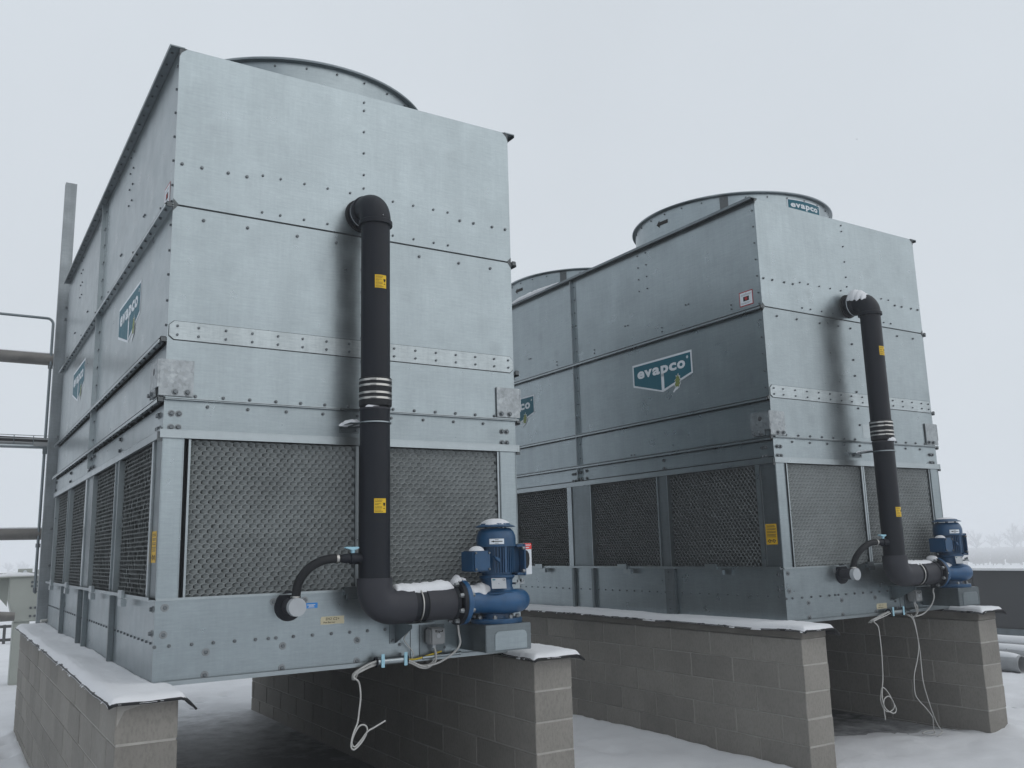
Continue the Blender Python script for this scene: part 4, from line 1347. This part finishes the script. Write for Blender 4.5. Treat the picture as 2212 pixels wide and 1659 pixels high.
    sf = Plane((1.966, cy - 0.124, 0.422), (1, -0.02, -0.02), (0, 0.12, 1))
    npl = MB()
    vs = [sf(x, z, h) for h in (-0.0015, 0) for x, z in ((0, 0), (0.108, 0), (0.108, 0.066), (0, 0.066))]
    npl = npl.add(vs, [(0, 1, 2, 3), (4, 5, 6, 7), (0, 1, 5, 4), (1, 2, 6, 5), (2, 3, 7, 6), (3, 0, 4, 7)]).build('nameplate', 'capgrey', T)
    prints('badge', sf, 0.0008, [poly([(0.018 + 0.013 * math.cos(q), 0.056 + 0.0045 * math.sin(q)) for q in [i * PI / 8 for i in range(16)]])], 'teal', npl)
    prints('ce_mark', sf, 0.0008, [shift(text_poly('CE', 0.016, 0.0002, 1.0), 0.083, 0.050)], 'ink', npl)
    MB().cyl(sf(0.05, 0.03, -0.0016), (2.045, cy - 0.08, 0.455), 0.006, None, 6).build('plate_stay', 'blue2', T)

def build_hose(T):
    v = MB().tube([(1.122, PY, 0.637), (1.100, PY, 0.637)], 0.030, 20).tube([(1.098, PY, 0.637), (1.050, PY, 0.637)], 0.034, 20).tube([(1.048, PY, 0.637), (1.030, PY, 0.638)], 0.027, 20).tube([(1.030, PY, 0.638), (0.990, PY, 0.640)], [0.030, 0.021], 20).build('valve_body', 'pvc', T, smooth=30)
    h = MB().cyl((1.068, PY, 0.668), (1.068, PY, 0.688), 0.012, 0.014, 12).prism([(1.015, 0.700), (1.040, 0.692), (1.06, 0.686), (1.08, 0.688), (1.105, 0.698), (1.100, 0.706), (1.020, 0.707)], 'y', PY - 0.016, PY + 0.016).build('lever', 'paleblue', T, bev=0.002)
    path = spline([(0.985, PY, 0.640), (0.93, PY + 0.002, 0.640), (0.86, PY + 0.015, 0.622), (0.795, PY + 0.04, 0.575), (0.762, PY + 0.08, 0.505), (0.757, PY + 0.105, 0.432), (0.757, PY + 0.108, 0.412)], 6)
    MB().tube(path, 0.0262, 18).build('hose', 'rubber', T, smooth=40)
    MB().torus((0.968, PY, 0.640), (1, 0, 0), 0.0262, 0.004, 20, 6).tube([(0.975, PY, 0.640), (0.960, PY, 0.640)], 0.0278, 20).build('hose_clip', 'steelbright', T, smooth=40)
    MB().tube([(0.757, PY + 0.107, 0.430), (0.757, PY + 0.107, 0.418)], 0.0282, 20).torus((0.757, PY + 0.107, 0.424), (0, 0, 1), 0.0275, 0.0045, 20, 6).build('hose_clip', 'steelbright', T, smooth=40)

def build_jbox(T):
    b = MB().box(1.655, 1.762, -0.098, -0.012, 0.080, 0.185).build('housing', 'boxgrey', T, bev=0.012)
    MB().box(1.662, 1.755, -0.104, -0.0985, 0.086, 0.179).build('cover', 'boxgrey', T, bev=0.006)
    MB().box(1.62, 1.800, -0.0115, -0.0045, 0.012, 0.200).build('mounting_plate', 'galvdull', T)
    MB().cyl((1.708, -0.104, 0.135), (1.708, -0.107, 0.135), 0.014, None, 20).build('knockout', 'capgrey', T)
    sf = Plane((1.685, -0.1042, 0.157), (1, 0, 0), (0, 0, 1))
    s = prints('label_strip', sf, 0.0008, [rect(0, 0, 0.055, 0.014), poly([(0.022, 0), (0.033, 0), (0.0275, -0.006)])], 'ink', T)
    prints('print_line', sf, 0.0016, [rect(0.008, 0.006, 0.046, 0.010)], 'capgrey', s)
    MB().cyl((1.700, -0.055, 0.0795), (1.700, -0.055, 0.058), 0.013, 0.011, 12).build('gland', 'capgrey', T, smooth=30)

def build_conduit(T):
    MB().tube([(1.300, -0.050, 0.004), (1.505, -0.050, 0.004)], 0.0245, 20).build('tube', 'galv2', T, smooth=30)
    for x in (1.300, 1.505):
        MB().torus((x, -0.050, 0.004), (1, 0, 0), 0.026, 0.007, 20, 8).build('end_bush', 'pvc', T, smooth=40)
    for x in (1.335, 1.490):
        MB().box(x - 0.011, x + 0.011, -0.0795, -0.0755, -0.030, 0.050).build('strap', 'paleblue', T, bev=0.001)
    MB().tube([(1.62, -0.045, 0.002), (1.90, -0.045, 0.010)], 0.011, 12).build('tube', 'galv2', T, smooth=30)

def cable(label, pts, r, loc, group=None, mat='cable', k=7):
    o = MB().tube(spline(pts, k), r, 8).build('cable', mat, None, smooth=60)
    o.location = loc
    return tag(o, label, 'cable', group)

names = {}
for key, off in (('near', (0, 0, 0)), ('far', (BX, BY, 0))):
    near = key == 'near'
    wh = 'nearer' if near else 'farther'
    if near:
        t = thing('riser_pipe', 'dark grey plastic riser pipe up the nearer tower, standing in front of its honeycomb inlet', 'pipe', off, 'riser pipes on the towers')
        build_riser(t)
        RA = t
        t = thing('water_pump', 'blue motor pump on the nearer tower, thick snow on hat and pipe', 'pump', off, 'blue spray pumps')
        build_pump(t)
        PA = t
        t = thing('bleed_hose', 'black bent hose with pale blue valve lever on the nearer riser pipe', 'hose', off, 'bleed hoses')
        build_hose(t)
        HA = t
        t = thing('junction_box', 'small grey junction box under the pipe of the nearer pump', 'junction box', off, 'junction boxes')
        build_jbox(t)
        JA = t
        t = thing('cable_conduit', 'short metal conduit with two pale straps along the lower edge of the nearer tower', 'conduit', off, 'cable conduits')
        build_conduit(t)
        DA = t
    else:
        for src, lab in ((RA, 'dark grey plastic riser pipe up the farther tower, snow packed on its top bend'), (PA, 'blue motor pump on the farther tower, seen against the hazy sky'),
                         (HA, 'black bent hose with valve on the riser pipe of the farther tower'), (JA, 'small grey junction box below the pipe of the farther pump'),
                         (DA, 'short metal conduit along the lower edge of the farther tower, two cables hanging from it')):
            c = copy_tree(src)
            c.location = off
            c['label'] = lab
            names[src.name] = c
RB, PB, HB, JB, DB = [names[q.name] for q in (RA, PA, HA, JA, DA)]

# stickers on the pipes (turned further round on the farther tower)
pipe_sticker(RA, 2.317, 244)
pipe_sticker(RA, 0.905, 244)
pipe_sticker(RB, 2.357, 247)
pipe_sticker(RB, 0.862, 247)
# snow on pipes and pumps
snow_ridge('snow', RA, [(1.330, PY, 0.452), (1.42, PY, 0.4465), (1.53, PY, 0.4465), (1.64, PY, 0.4465), (1.735, PY, 0.4465)], [0.10, 0.13, 0.13, 0.12, 0.10], [0.030, 0.030, 0.040, 0.048, 0.032], 11, base_r=0.105)
snow_ridge('snow', RA, [(1.738, PY, 0.462), (1.768, PY, 0.485), (1.792, PY, 0.484)], [0.08, 0.10, 0.08], [0.020, 0.028, 0.022], 12, base_r=0.14)
snow_ridge('snow', PA, [(1.798, PY, 0.482), (1.825, PY, 0.470), (1.86, PY - 0.002, 0.424), (1.93, PY - 0.004, 0.418), (1.99, PY - 0.008, 0.414), (2.06, PY - 0.03, 0.410), (2.16, PY - 0.025, 0.405)], [0.07, 0.08, 0.09, 0.12, 0.11, 0.10, 0.05], [0.012, 0.022, 0.024, 0.040, 0.046, 0.026, 0.006], 13, base_r=0.085)
snow_dome('snow', PA, (2.072, -0.228, 0.828), 0.104, 0.042, 5)
snow_dome('snow', PA, (1.915, -0.250, 0.6605), 0.052, 0.032, 6, 1.15)
snow_ridge('snow', RA, [(1.075, -0.03, 1.4675), (1.12, -0.10, 1.4675), (1.15, -0.15, 1.4675)], [0.07, 0.08, 0.05], [0.030, 0.036, 0.015], 14, side=(0.8, 0.5, 0))
snow_dome('snow', RA, (1.17, PY - 0.06, 1.557), 0.05, 0.014, 8, 0.5)
snow_ridge('snow', RB, [(1.330, PY, 0.452), (1.42, PY, 0.4465), (1.56, PY, 0.4465), (1.66, PY, 0.4465), (1.735, PY, 0.4465)], [0.09, 0.12, 0.11, 0.09, 0.06], [0.014, 0.026, 0.024, 0.018, 0.008], 21, base_r=0.105)
snow_ridge('snow', RB, [(1.738, PY, 0.462), (1.768, PY, 0.485), (1.795, PY, 0.484)], [0.08, 0.11, 0.08], [0.010, 0.018, 0.010], 22, base_r=0.14)
snow_ridge('snow', PB, [(1.83, PY, 0.430), (1.93, PY - 0.004, 0.418), (2.02, PY - 0.02, 0.412), (2.14, PY - 0.025, 0.405)], [0.06, 0.10, 0.08, 0.05], [0.010, 0.018, 0.014, 0.006], 23, base_r=0.085)
snow_dome('snow', PB, (2.070, -0.228, 0.828), 0.098, 0.026, 25)
snow_dome('snow', PB, (1.915, -0.250, 0.6605), 0.046, 0.026, 26, 1.1)
snow_ridge('snow', RB, [(1.085, -0.03, 1.4675), (1.13, -0.10, 1.4675), (1.17, -0.18, 1.4675)], [0.06, 0.07, 0.05], [0.014, 0.018, 0.010], 24, side=(0.8, 0.5, 0))
snow_ridge('snow', RB, [(PX - 0.012, -0.066, 3.010), (PX - 0.014, -0.11, 3.010), (PX - 0.016, -0.17, 2.990), (PX - 0.02, -0.225, 2.955), (PX - 0.03, -0.262, 2.915)], [0.18, 0.195, 0.185, 0.15, 0.07], [0.022, 0.034, 0.032, 0.026, 0.012], 27, side=(1, 0, 0), base_r=0.100, rough=0.012)
snow_ridge('snow', RB, [(PX - 0.05, PY - 0.09, 1.556), (PX + 0.02, PY - 0.10, 1.556), (PX + 0.075, PY - 0.06, 1.556)], [0.02, 0.025, 0.02], [0.020, 0.028, 0.014], 28, side=(0, 1, 0))

# cables of the nearer tower
A0 = (0, 0, 0)
LC = -0.055
cable('pale grey cable hanging in a knotted loop below the nearer tower', [(1.30, LC, 0.004), (1.24, LC, -0.022), (1.165, LC, -0.05), (1.150, LC - 0.01, -0.075), (1.17, LC - 0.015, -0.09), (1.190, LC, -0.12), (1.197, LC, -0.19), (1.188, LC, -0.27), (1.178, LC, -0.335), (1.150, LC - 0.012, -0.385), (1.132, LC - 0.02, -0.43),
      (1.130, LC - 0.02, -0.468), (1.150, LC - 0.015, -0.484), (1.188, LC - 0.005, -0.465), (1.225, LC, -0.425), (1.245, LC + 0.01, -0.388), (1.234, LC + 0.012, -0.362), (1.207, LC + 0.010, -0.355), (1.178, LC, -0.368), (1.150, LC - 0.004, -0.41), (1.139, LC - 0.005, -0.45), (1.160, LC - 0.003, -0.472), (1.20, LC, -0.44), (1.237, LC - 0.012, -0.394), (1.28, LC - 0.016, -0.374), (1.352, LC - 0.02, -0.343)], 0.0055, A0)
for i, (dy, dz) in enumerate(((0.012, 0.006), (-0.010, 0.010), (0.002, -0.012))):
    cable('grey cables bundled out of the end of the conduit of the nearer tower', [(1.31, LC + dy, 0.004 + dz), (1.25, LC + dy, -0.012 + dz), (1.19, LC + dy * 0.8, -0.036 + dz * 0.8), (1.158, LC + dy + 0.01, -0.060 + dz * 0.6), (1.162, LC + dy + 0.03, -0.088), (1.185, LC + dy + 0.05, -0.075), (1.20, LC + dy + 0.06, -0.05)], 0.0058, A0, 'bundled cables of the nearer conduit')
for i, (dy, dz) in enumerate(((0.010, 0.004), (-0.008, 0.0), (0.0, -0.010))):
    cable('grey cables drooping between conduit and junction box of the nearer pump', [(1.49, LC + dy, 0.004 + dz), (1.54, LC + dy, -0.014 + dz), (1.60, LC + dy, -0.044 + dz), (1.655, LC + dy, -0.050 + dz), (1.695 + 0.006 * i, LC + dy, -0.030), (1.712, LC + dy, 0.010), (1.704, -0.055, 0.062)], 0.0058, A0, 'drooping cables of the nearer pump')
cable('white cable curving up from the conduit to the pipe flange of the nearer pump', [(1.64, LC - 0.02, -0.048), (1.72, LC - 0.04, -0.028), (1.80, LC - 0.09, 0.030), (1.825, LC - 0.12, 0.085), (1.812, LC - 0.13, 0.15), (1.800, PY + 0.04, 0.215)], 0.0068, A0)
cable('yellow and green earth cable along the lower edge of the nearer tower', [(1.51, -0.048, 0.0), (1.58, -0.046, -0.002), (1.66, -0.044, 0.012), (1.76, -0.040, 0.030)], 0.0060, A0, mat='earth')
cable('thin wire from the pipe clip down to the conduit of the nearer tower', [(1.49, PY + 0.06, 0.245), (1.497, -0.13, 0.215), (1.515, -0.06, 0.17), (1.500, -0.03, 0.125), (1.53, -0.03, 0.08), (1.565, -0.03, 0.035), (1.548, -0.035, -0.005)], 0.0036, A0)
# cables of the farther tower
B0 = (BX, BY, 0)
LB = -0.075
cable('grey cable hanging in two loops under the farther tower', [(1.30, LB, 0.0), (1.22, LB, -0.02), (1.10, LB, -0.045), (1.045, LB, -0.062), (1.085, LB, -0.095), (1.104, LB, -0.14), (1.110, LB, -0.316), (1.104, LB, -0.43), (1.092, LB, -0.55), (1.055, LB - 0.01, -0.64), (1.030, LB - 0.02, -0.723), (1.060, LB - 0.02, -0.803), (1.149, LB - 0.01, -0.851), (1.215, LB, -0.862), (1.237, LB, -0.835), (1.226, LB + 0.01, -0.783), (1.162, LB + 0.015, -0.68), (1.085, LB + 0.01, -0.633), (1.042, LB, -0.686), (1.040, LB + 0.005, -0.75), (1.093, LB + 0.01, -0.83), (1.17, LB + 0.01, -0.845), (1.213, LB, -0.811), (1.183, LB - 0.01, -0.75), (1.12, LB - 0.02, -0.708), (1.062, LB - 0.015, -0.73), (1.052, LB - 0.01, -0.80), (1.072, LB, -0.905)], 0.0047, B0, mat='cable')
cable('grey cable bulging out and reaching the snow under the farther tower', [(1.56, LB, -0.03), (1.625, LB, -0.09), (1.664, LB, -0.259), (1.655, LB, -0.36), (1.610, LB, -0.46), (1.548, LB, -0.58), (1.536, LB, -0.728), (1.585, LB, -0.80), (1.665, LB, -0.865), (1.787, LB + 0.02, -0.964), (1.835, LB + 0.05, -1.04), (1.85, LB + 0.06, -1.10), (1.80, LB + 0.02, -1.112), (1.72, LB, -1.112), (1.70, LB + 0.08, -1.112), (1.80, LB + 0.12, -1.112), (1.90, LB + 0.10, -1.110)], 0.0044, B0, mat='cable')
cable('straighter grey cable reaching the snow under the farther tower', [(1.60, LB, -0.03), (1.640, LB, -0.10), (1.672, LB, -0.34), (1.672, LB, -0.50), (1.678, LB, -0.662), (1.742, LB, -0.859), (1.82, LB + 0.02, -0.98), (1.88, LB + 0.03, -1.06), (1.885, LB, -1.105), (1.80, LB - 0.03, -1.112), (1.72, LB - 0.06, -1.112)], 0.0044, B0, mat='cable')
for i, (dy, dz) in enumerate(((0.012, 0.006), (-0.010, 0.008))):
    cable('grey cables bundled out of the end of the conduit of the farther tower', [(1.31, LC + dy, 0.004 + dz), (1.22, LC + dy, -0.015 + dz), (1.13, LC + dy, -0.04 + dz), (1.065, LC + dy, -0.055 + dz), (1.05, LC + dy + 0.03, -0.075)], 0.0060, B0, 'bundled cables of the farther conduit')
for i in range(2):
    cable('grey cables drooping from the junction box of the farther pump', [(1.50, LC, 0.002), (1.56, LC, -0.03), (1.62, LC, -0.055), (1.68, LC, -0.055), (1.715, LC - 0.01 * i, -0.02), (1.70 + 0.03 * i, -0.06, 0.03), (1.690 + 0.02 * i, -0.055, 0.065)], 0.0062, B0, 'drooping cables of the farther pump')
cable('white cable from pump flange to conduit on the farther tower', [(1.66, LC - 0.02, -0.055), (1.75, LC - 0.05, -0.03), (1.80, LC - 0.10, 0.04), (1.80, LC - 0.14, 0.12), (1.785, PY + 0.02, 0.21), (1.785, PY - 0.14, 0.345)], 0.0068, B0)

# isolator switch behind the nearer pump
t = thing('isolator_switch', 'white switch box with red top label beside the nearer blue motor', 'switch box', (0, 0, 0))
hs = MB().box(2.402, 2.470, -0.06, 0.05, 0.491, 0.705).build('housing', 'white', T := t, bev=0.004)
sf = Plane((2.4022, -0.0602, 0.664), (1, 0, 0), (0, 0, 1))
s = prints('red_label', sf, 0.001, [rect(0, 0, 0.066, 0.040)], 'redbright', t)
prints('print_lines', sf, 0.0018, [rect(0.006, 0.029, 0.060, 0.032), rect(0.008, 0.022, 0.056, 0.025), rect(0.014, 0.008, 0.046, 0.013)], 'white', s)
MB().prism([(2.4025, 0.53), (2.425, 0.535), (2.440, 0.56), (2.443, 0.60), (2.440, 0.635), (2.425, 0.655), (2.4025, 0.66)], 'y', -0.075, -0.0605).build('handle', 'rubber', t, bev=0.003)
MB().box(2.385, 2.4015, -0.03, 0.03, 0.50, 0.69).build('bracket', 'galvdull', t)

# snow on the roof flange of the farther tower
sr = snow_ridge('snow', TB, [(-0.03, 3.02, 3.794), (-0.03, 3.5, 3.794), (-0.03, 3.9, 3.794), (-0.03, 4.3, 3.794)], [0.04, 0.07, 0.07, 0.03], [0.012, 0.055, 0.05, 0.010], 31, side=(1, 0, 0), sub=14)

# ------------------------------------------------------------------ steelwork and pipes at the left
t = thing('steel_post', 'tall galvanized steel post rising behind the nearer tower at the left', 'post', (0, 0, 0))
MB().box(-0.085, 0.035, 5.86, 5.866, 0.0, 5.09).box(-0.085, -0.079, 5.8662, 5.96, 0.0, 5.09).box(0.029, 0.035, 5.8662, 5.96, 0.0, 5.09).build('channel', 'post', t)
MB().box(-0.12, 0.07, 5.82, 6.0, -0.02, -0.004).build('base_plate', 'post', t)
for z in (3.42, 3.56, 1.02, 0.62, 2.05):
    link('bolt', B_L, t, loc=(-0.03 if int(z * 100) % 2 else 0.005, 5.86, z))

def clad_pipe(label, z, y, r, x0, x1, snow=False):
    t = thing('insulated_pipe', label, 'pipe', (0, 0, 0), 'insulated pipes at the left')
    x = x0
    while x < x1 - 0.01:
        e = min(x + 1.0, x1)
        MB().tube([(x + 0.004, y, z), (e - 0.004, y, z)], r, 28).build('cladding', 'insul', t, smooth=30)
        MB().tube([(e - 0.012, y, z), (e + 0.012, y, z)], r + 0.003, 28).build('band', 'insul', t, smooth=30)
        x = e
    snow_ridge('snow', t, [(x0, y, z + r), ((x0 * 2 + x1) / 3, y, z + r), ((x0 + x1 * 2) / 3, y, z + r), (x1, y, z + r)], [r * 0.7] * 4, [0.006, 0.012, 0.009, 0.006], int(z * 10), base_r=r, sub=40)
clad_pipe('upper brown clad pipe running level past the steel post', 3.07, 6.55, 0.073, -6.0, 1.6)
clad_pipe('lower brown clad pipe running level past the steel post', 0.985, 6.55, 0.068, -6.0, 1.6)
t = thing('cable_tray', 'thin wire cable tray carrying dark cables level to the steel post', 'cable tray', (0, 0, 0))
tr = MB()
for y in (6.36, 6.48, 6.60):
    tr.tube([(-6, y, 1.992), (0.06, y, 1.992)], 0.004, 5)
for y in (6.36, 6.60):
    tr.tube([(-6, y, 2.115), (0.06, y, 2.115)], 0.004, 5)
for i in range(31):
    x = -6 + i * 0.2
    tr.tube([(x, 6.36, 2.118), (x, 6.36, 1.99), (x, 6.60, 1.99), (x, 6.60, 2.118)], 0.0045, 4)
tr.build('wire_basket', 'galvdull', t)
for i in range(12):
    ph = i * 0.9
    pts = [(-6 + k * 0.3, 6.385 + 0.017 * i + 0.008 * math.sin(k * 0.7 + ph), 2.018 + 0.022 * (i % 4) + 0.010 * math.sin(k * 0.45 + ph)) for k in range(21)]
    MB().tube(pts, 0.017 + 0.004 * (i % 3), 8).build('cable', 'rubber' if i % 3 else 'boxgrey', t, smooth=60)
MB().tube([(-6, 6.34, 1.985), (0.0, 6.34, 1.985)], 0.022, 8).build('conduit', 'galv2', t, smooth=60)
t = thing('alarm_box', 'small grey box with red button on the cable tray beside the post', 'alarm box', (0, 0, 0))
MB().box(-0.20, -0.02, 6.29, 6.33, 1.985, 2.035).build('housing', 'boxgrey', t, bev=0.004)
MB().box(-0.02, 0.045, 6.27, 6.33, 1.985, 2.05).build('button', 'red', t, bev=0.006)
MB().box(-0.10, -0.02, 6.33, 6.36, 1.90, 1.98).build('bracket', 'galvdull', t)

t = thing('thin_pipe', 'thin steel pipe coming in from the left and turning down beside the post', 'pipe', (0, 0, 0))
R = 0.07
path = [(-6, 6.5, 3.567), (-0.066 - R, 6.5, 3.567)] + [(-0.066 - R + R * math.sin(a), 6.5, 3.567 - R + R * math.cos(a)) for a in [i * PI / 16 for i in range(1, 9)]] + [(-0.068, 6.5, 0.36)]
MB().tube(path, 0.0165, 12).build('pipe', 'galvdull', t, smooth=40)
for z in (2.97, 0.85):
    MB().tube([(-0.067, 6.5, z - 0.022), (-0.067, 6.5, z + 0.022)], 0.026, 12).build('coupling', 'bolt', t, smooth=30)
MB().tube([(-0.068, 6.5, 0.37), (-0.068, 6.5, 0.33), (-0.050, 6.5, 0.315)], 0.022, 10).build('elbow', 'bolt', t, smooth=40)

# drain pipe at the far foot of the nearer tower
tag(MB().tube(spline([(0.075, 5.74, 1.30), (0.072, 5.74, 0.7), (0.070, 5.74, 0.25), (0.060, 5.73, 0.10), (0.02, 5.70, 0.05), (-0.06, 5.66, 0.04)], 6), 0.016, 10).build('drain_pipe', 'cable', None, smooth=50), 'pale thin drain pipe ending at the far foot of the nearer tower', 'pipe')

# grey painted corbel column with snow on top
t = thing('corbel_column', 'grey painted steel column with a tapered head and snow on it, far left', 'column', (0, 0, 0))
Yc = 10.3
MB().box(-0.02, 0.20, Yc, Yc + 0.25, -1.16, -0.22).build('shaft', 'paint', t, bev=0.008)
MB().prism([(-0.10, 0.44), (0.30, 0.44), (0.30, -0.22), (-0.02, -0.22), (-0.10, 0.12)], 'y', Yc - 0.02, Yc + 0.42).build('corbel', 'paint', t, bev=0.008)
MB().box(-0.34, 0.36, Yc - 0.05, Yc + 0.60, 0.44, 0.455).prism([(-0.33, 0.44), (-0.10, 0.44), (-0.10, -0.0), (-0.22, 0.15)], 'y', Yc + 0.30, Yc + 0.34).build('head_plate', 'paint', t)
MB().prism([(0.02, 0.455), (0.22, 0.455), (0.22, 0.56), (0.02, 0.56)], 'y', Yc + 0.35, Yc + 0.37).build('lifting_plate', 'paint', t)
MB().prism([(0.27, 0.455), (0.50, 0.455), (0.50, 0.545), (0.27, 0.545)], 'y', Yc + 0.10, Yc + 0.12).build('lifting_plate', 'paint', t)
for x, y in ((0.12, Yc + 0.3495), (0.385, Yc + 0.0995)):
    MB().cyl((x, y, 0.51), (x, y - 0.003, 0.51), 0.028, None, 16).build('hole', 'white', t)
put_bolts(t, B_L, [(x, Yc - 0.02, z) for x in (0.20, 0.26) for z in (0.36, 0.30, -0.02, -0.14)])
snow_ridge('snow', t, [(-0.32, Yc + 0.15, 0.455), (-0.1, Yc + 0.15, 0.455), (0.15, Yc + 0.15, 0.455), (0.30, Yc + 0.15, 0.455)], [0.30, 0.36, 0.36, 0.30], [0.03, 0.055, 0.05, 0.02], 41)

t = thing('pipe_valve', 'dark iron valve on a pipe stub beside the grey column, far left', 'valve', (0, 0, 0))
MB().tube([(-1.5, 9.6, -0.09), (-0.30, 9.6, -0.09)], 0.06, 16).build('pipe', 'insul', t, smooth=40)
MB().tube([(-0.36, 9.6, -0.09), (-0.34, 9.6, -0.09)], 0.10, 16).tube([(-0.30, 9.6, -0.09), (-0.28, 9.6, -0.09)], 0.10, 16).build('flange', 'bolt', t, smooth=30)
MB().tube([(-0.28, 9.6, -0.09), (-0.05, 9.6, -0.10)], [0.075, 0.06], 14).build('valve_body', 'insul', t, smooth=30)

t = thing('guard_frame', 'low dark steel frame standing in the snow far behind at the left edge', 'frame', (0, 0, 0))
for z in (-0.74, -1.03):
    MB().box(-4.0, 0.62, 17.97, 18.03, z - 0.03, z + 0.03).build('rail', 'parapet', t)
for x in (-3.6, -2.6, -1.6, -0.6, 0.32, 0.55):
    MB().box(x - 0.03, x + 0.03, 17.935, 17.9695, -1.14, -0.70).build('upright', 'parapet', t)

# stacked ducts and rails at the right, by the parapet
def duct(label, x, y0, y1, z, r, group):
    t = thing('steel_duct', label, 'duct', (0, 0, 0), group)
    mb = MB()
    n = 28
    for rr in (r, r - 0.012):
        pass
    vs, fs = [], []
    for y in (y0, y1):
        for rr in (r, r - 0.014):
            for k in range(n):
                a = 2 * PI * k / n
                vs.append((x + rr * math.cos(a), y, z + rr * math.sin(a)))
    for k in range(n):
        k2 = (k + 1) % n
        fs += [(k, k2, 2 * n + k2, 2 * n + k), (n + k, 3 * n + k, 3 * n + k2, n + k2), (k, n + k, n + k2, k2), (2 * n + k, 2 * n + k2, 3 * n + k2, 3 * n + k)]
    mb.add(vs, fs).build('shell', 'duct', t, smooth=30)
    for y in np.arange(y0 + 0.8, y1 - 0.2, 1.0):
        MB().torus((x, float(y), z), (0, 1, 0), r + 0.002, 0.008, 24, 6).build('band', 'duct', t, smooth=60)
    snow_ridge('snow', t, [(x, y0 + 0.03, z + r), (x, (2 * y0 + y1) / 3, z + r), (x, (y0 + 2 * y1) / 3, z + r), (x, y1 - 0.03, z + r)], [r * 1.3, r * 1.5, r * 1.5, r * 1.3], [0.03, 0.045, 0.04, 0.03], int(x * 10), side=(1, 0, 0), base_r=r * 1.15, sub=24)
duct('short grey duct in the snow with its open dark end showing', 11.15, 1.42, 6.5, -1.01, 0.115, 'ducts stacked at the right')
duct('grey duct with a snow cap lying behind the shortest one at the right', 11.75, -0.9, 6.5, -0.99, 0.13, 'ducts stacked at the right')
duct('grey duct under a white snow cap, farthest of the stack from the walls', 12.45, -1.2, 6.5, -0.97, 0.14, 'ducts stacked at the right')

tag(MB().tube([(BX + 2.58, 1.6, -0.20), (BX + 2.72, 0.7, -0.48)], 0.010, 8).build('yellow_rod', 'yellow', None), 'thin yellow rod sticking out beside the rightmost block wall', 'rod')

# ------------------------------------------------------------------ falling snow and hazy air
fl = MB()
ico_v = [(1, 0, 0), (-1, 0, 0), (0, 1, 0), (0, -1, 0), (0, 0, 1), (0, 0, -1)]
ico_f = [(0, 2, 4), (2, 1, 4), (1, 3, 4), (3, 0, 4), (2, 0, 5), (1, 2, 5), (3, 1, 5), (0, 3, 5)]
rnd = random.Random(99)
c0, rz = Vector((-1.03, -5.35, 0.67)), -0.5631
for i in range(800):
    x, y, z = rnd.uniform(-12, 12), rnd.uniform(-9, 14), rnd.uniform(-1.0, 6.5)
    if (-0.6 < x < 2.9 and -0.6 < y < 6.2) or (BX - 0.6 < x < BX + 2.9 and -0.6 < y < 6.2):
        continue
    if (Vector((x, y, z)) - c0).length < 2.5 or z > 3.0:
        continue
    s = rnd.uniform(0.0012, 0.0024)
    fl.add([(x + a * s, y + b * s, z + c * s * 1.6) for a, b, c in ico_v], ico_f)
me = bpy.data.meshes.new('falling_snow')
me.from_pydata(fl.v, [], fl.f)
me.materials.append(M['snow'])
link('falling_snow', me, None, 'stuff')

hz = MB().box(-1560, 1560, -1560, 1560, -9.0, 9.5)
hm = bpy.data.materials.new('haze')
hm.use_nodes = True
hn, hl = hm.node_tree.nodes, hm.node_tree.links
hn.clear()
ho = hn.new('ShaderNodeOutputMaterial')
hv = hn.new('ShaderNodeVolumePrincipled')
hv.inputs['Color'].default_value = (0.97, 0.98, 1.0, 1)
hv.inputs['Density'].default_value = 0.0032
hv.inputs['Anisotropy'].default_value = 0.2
hl.new(hv.outputs['Volume'], ho.inputs['Volume'])
hzo = hz.build('haze', hm, kind='stuff')
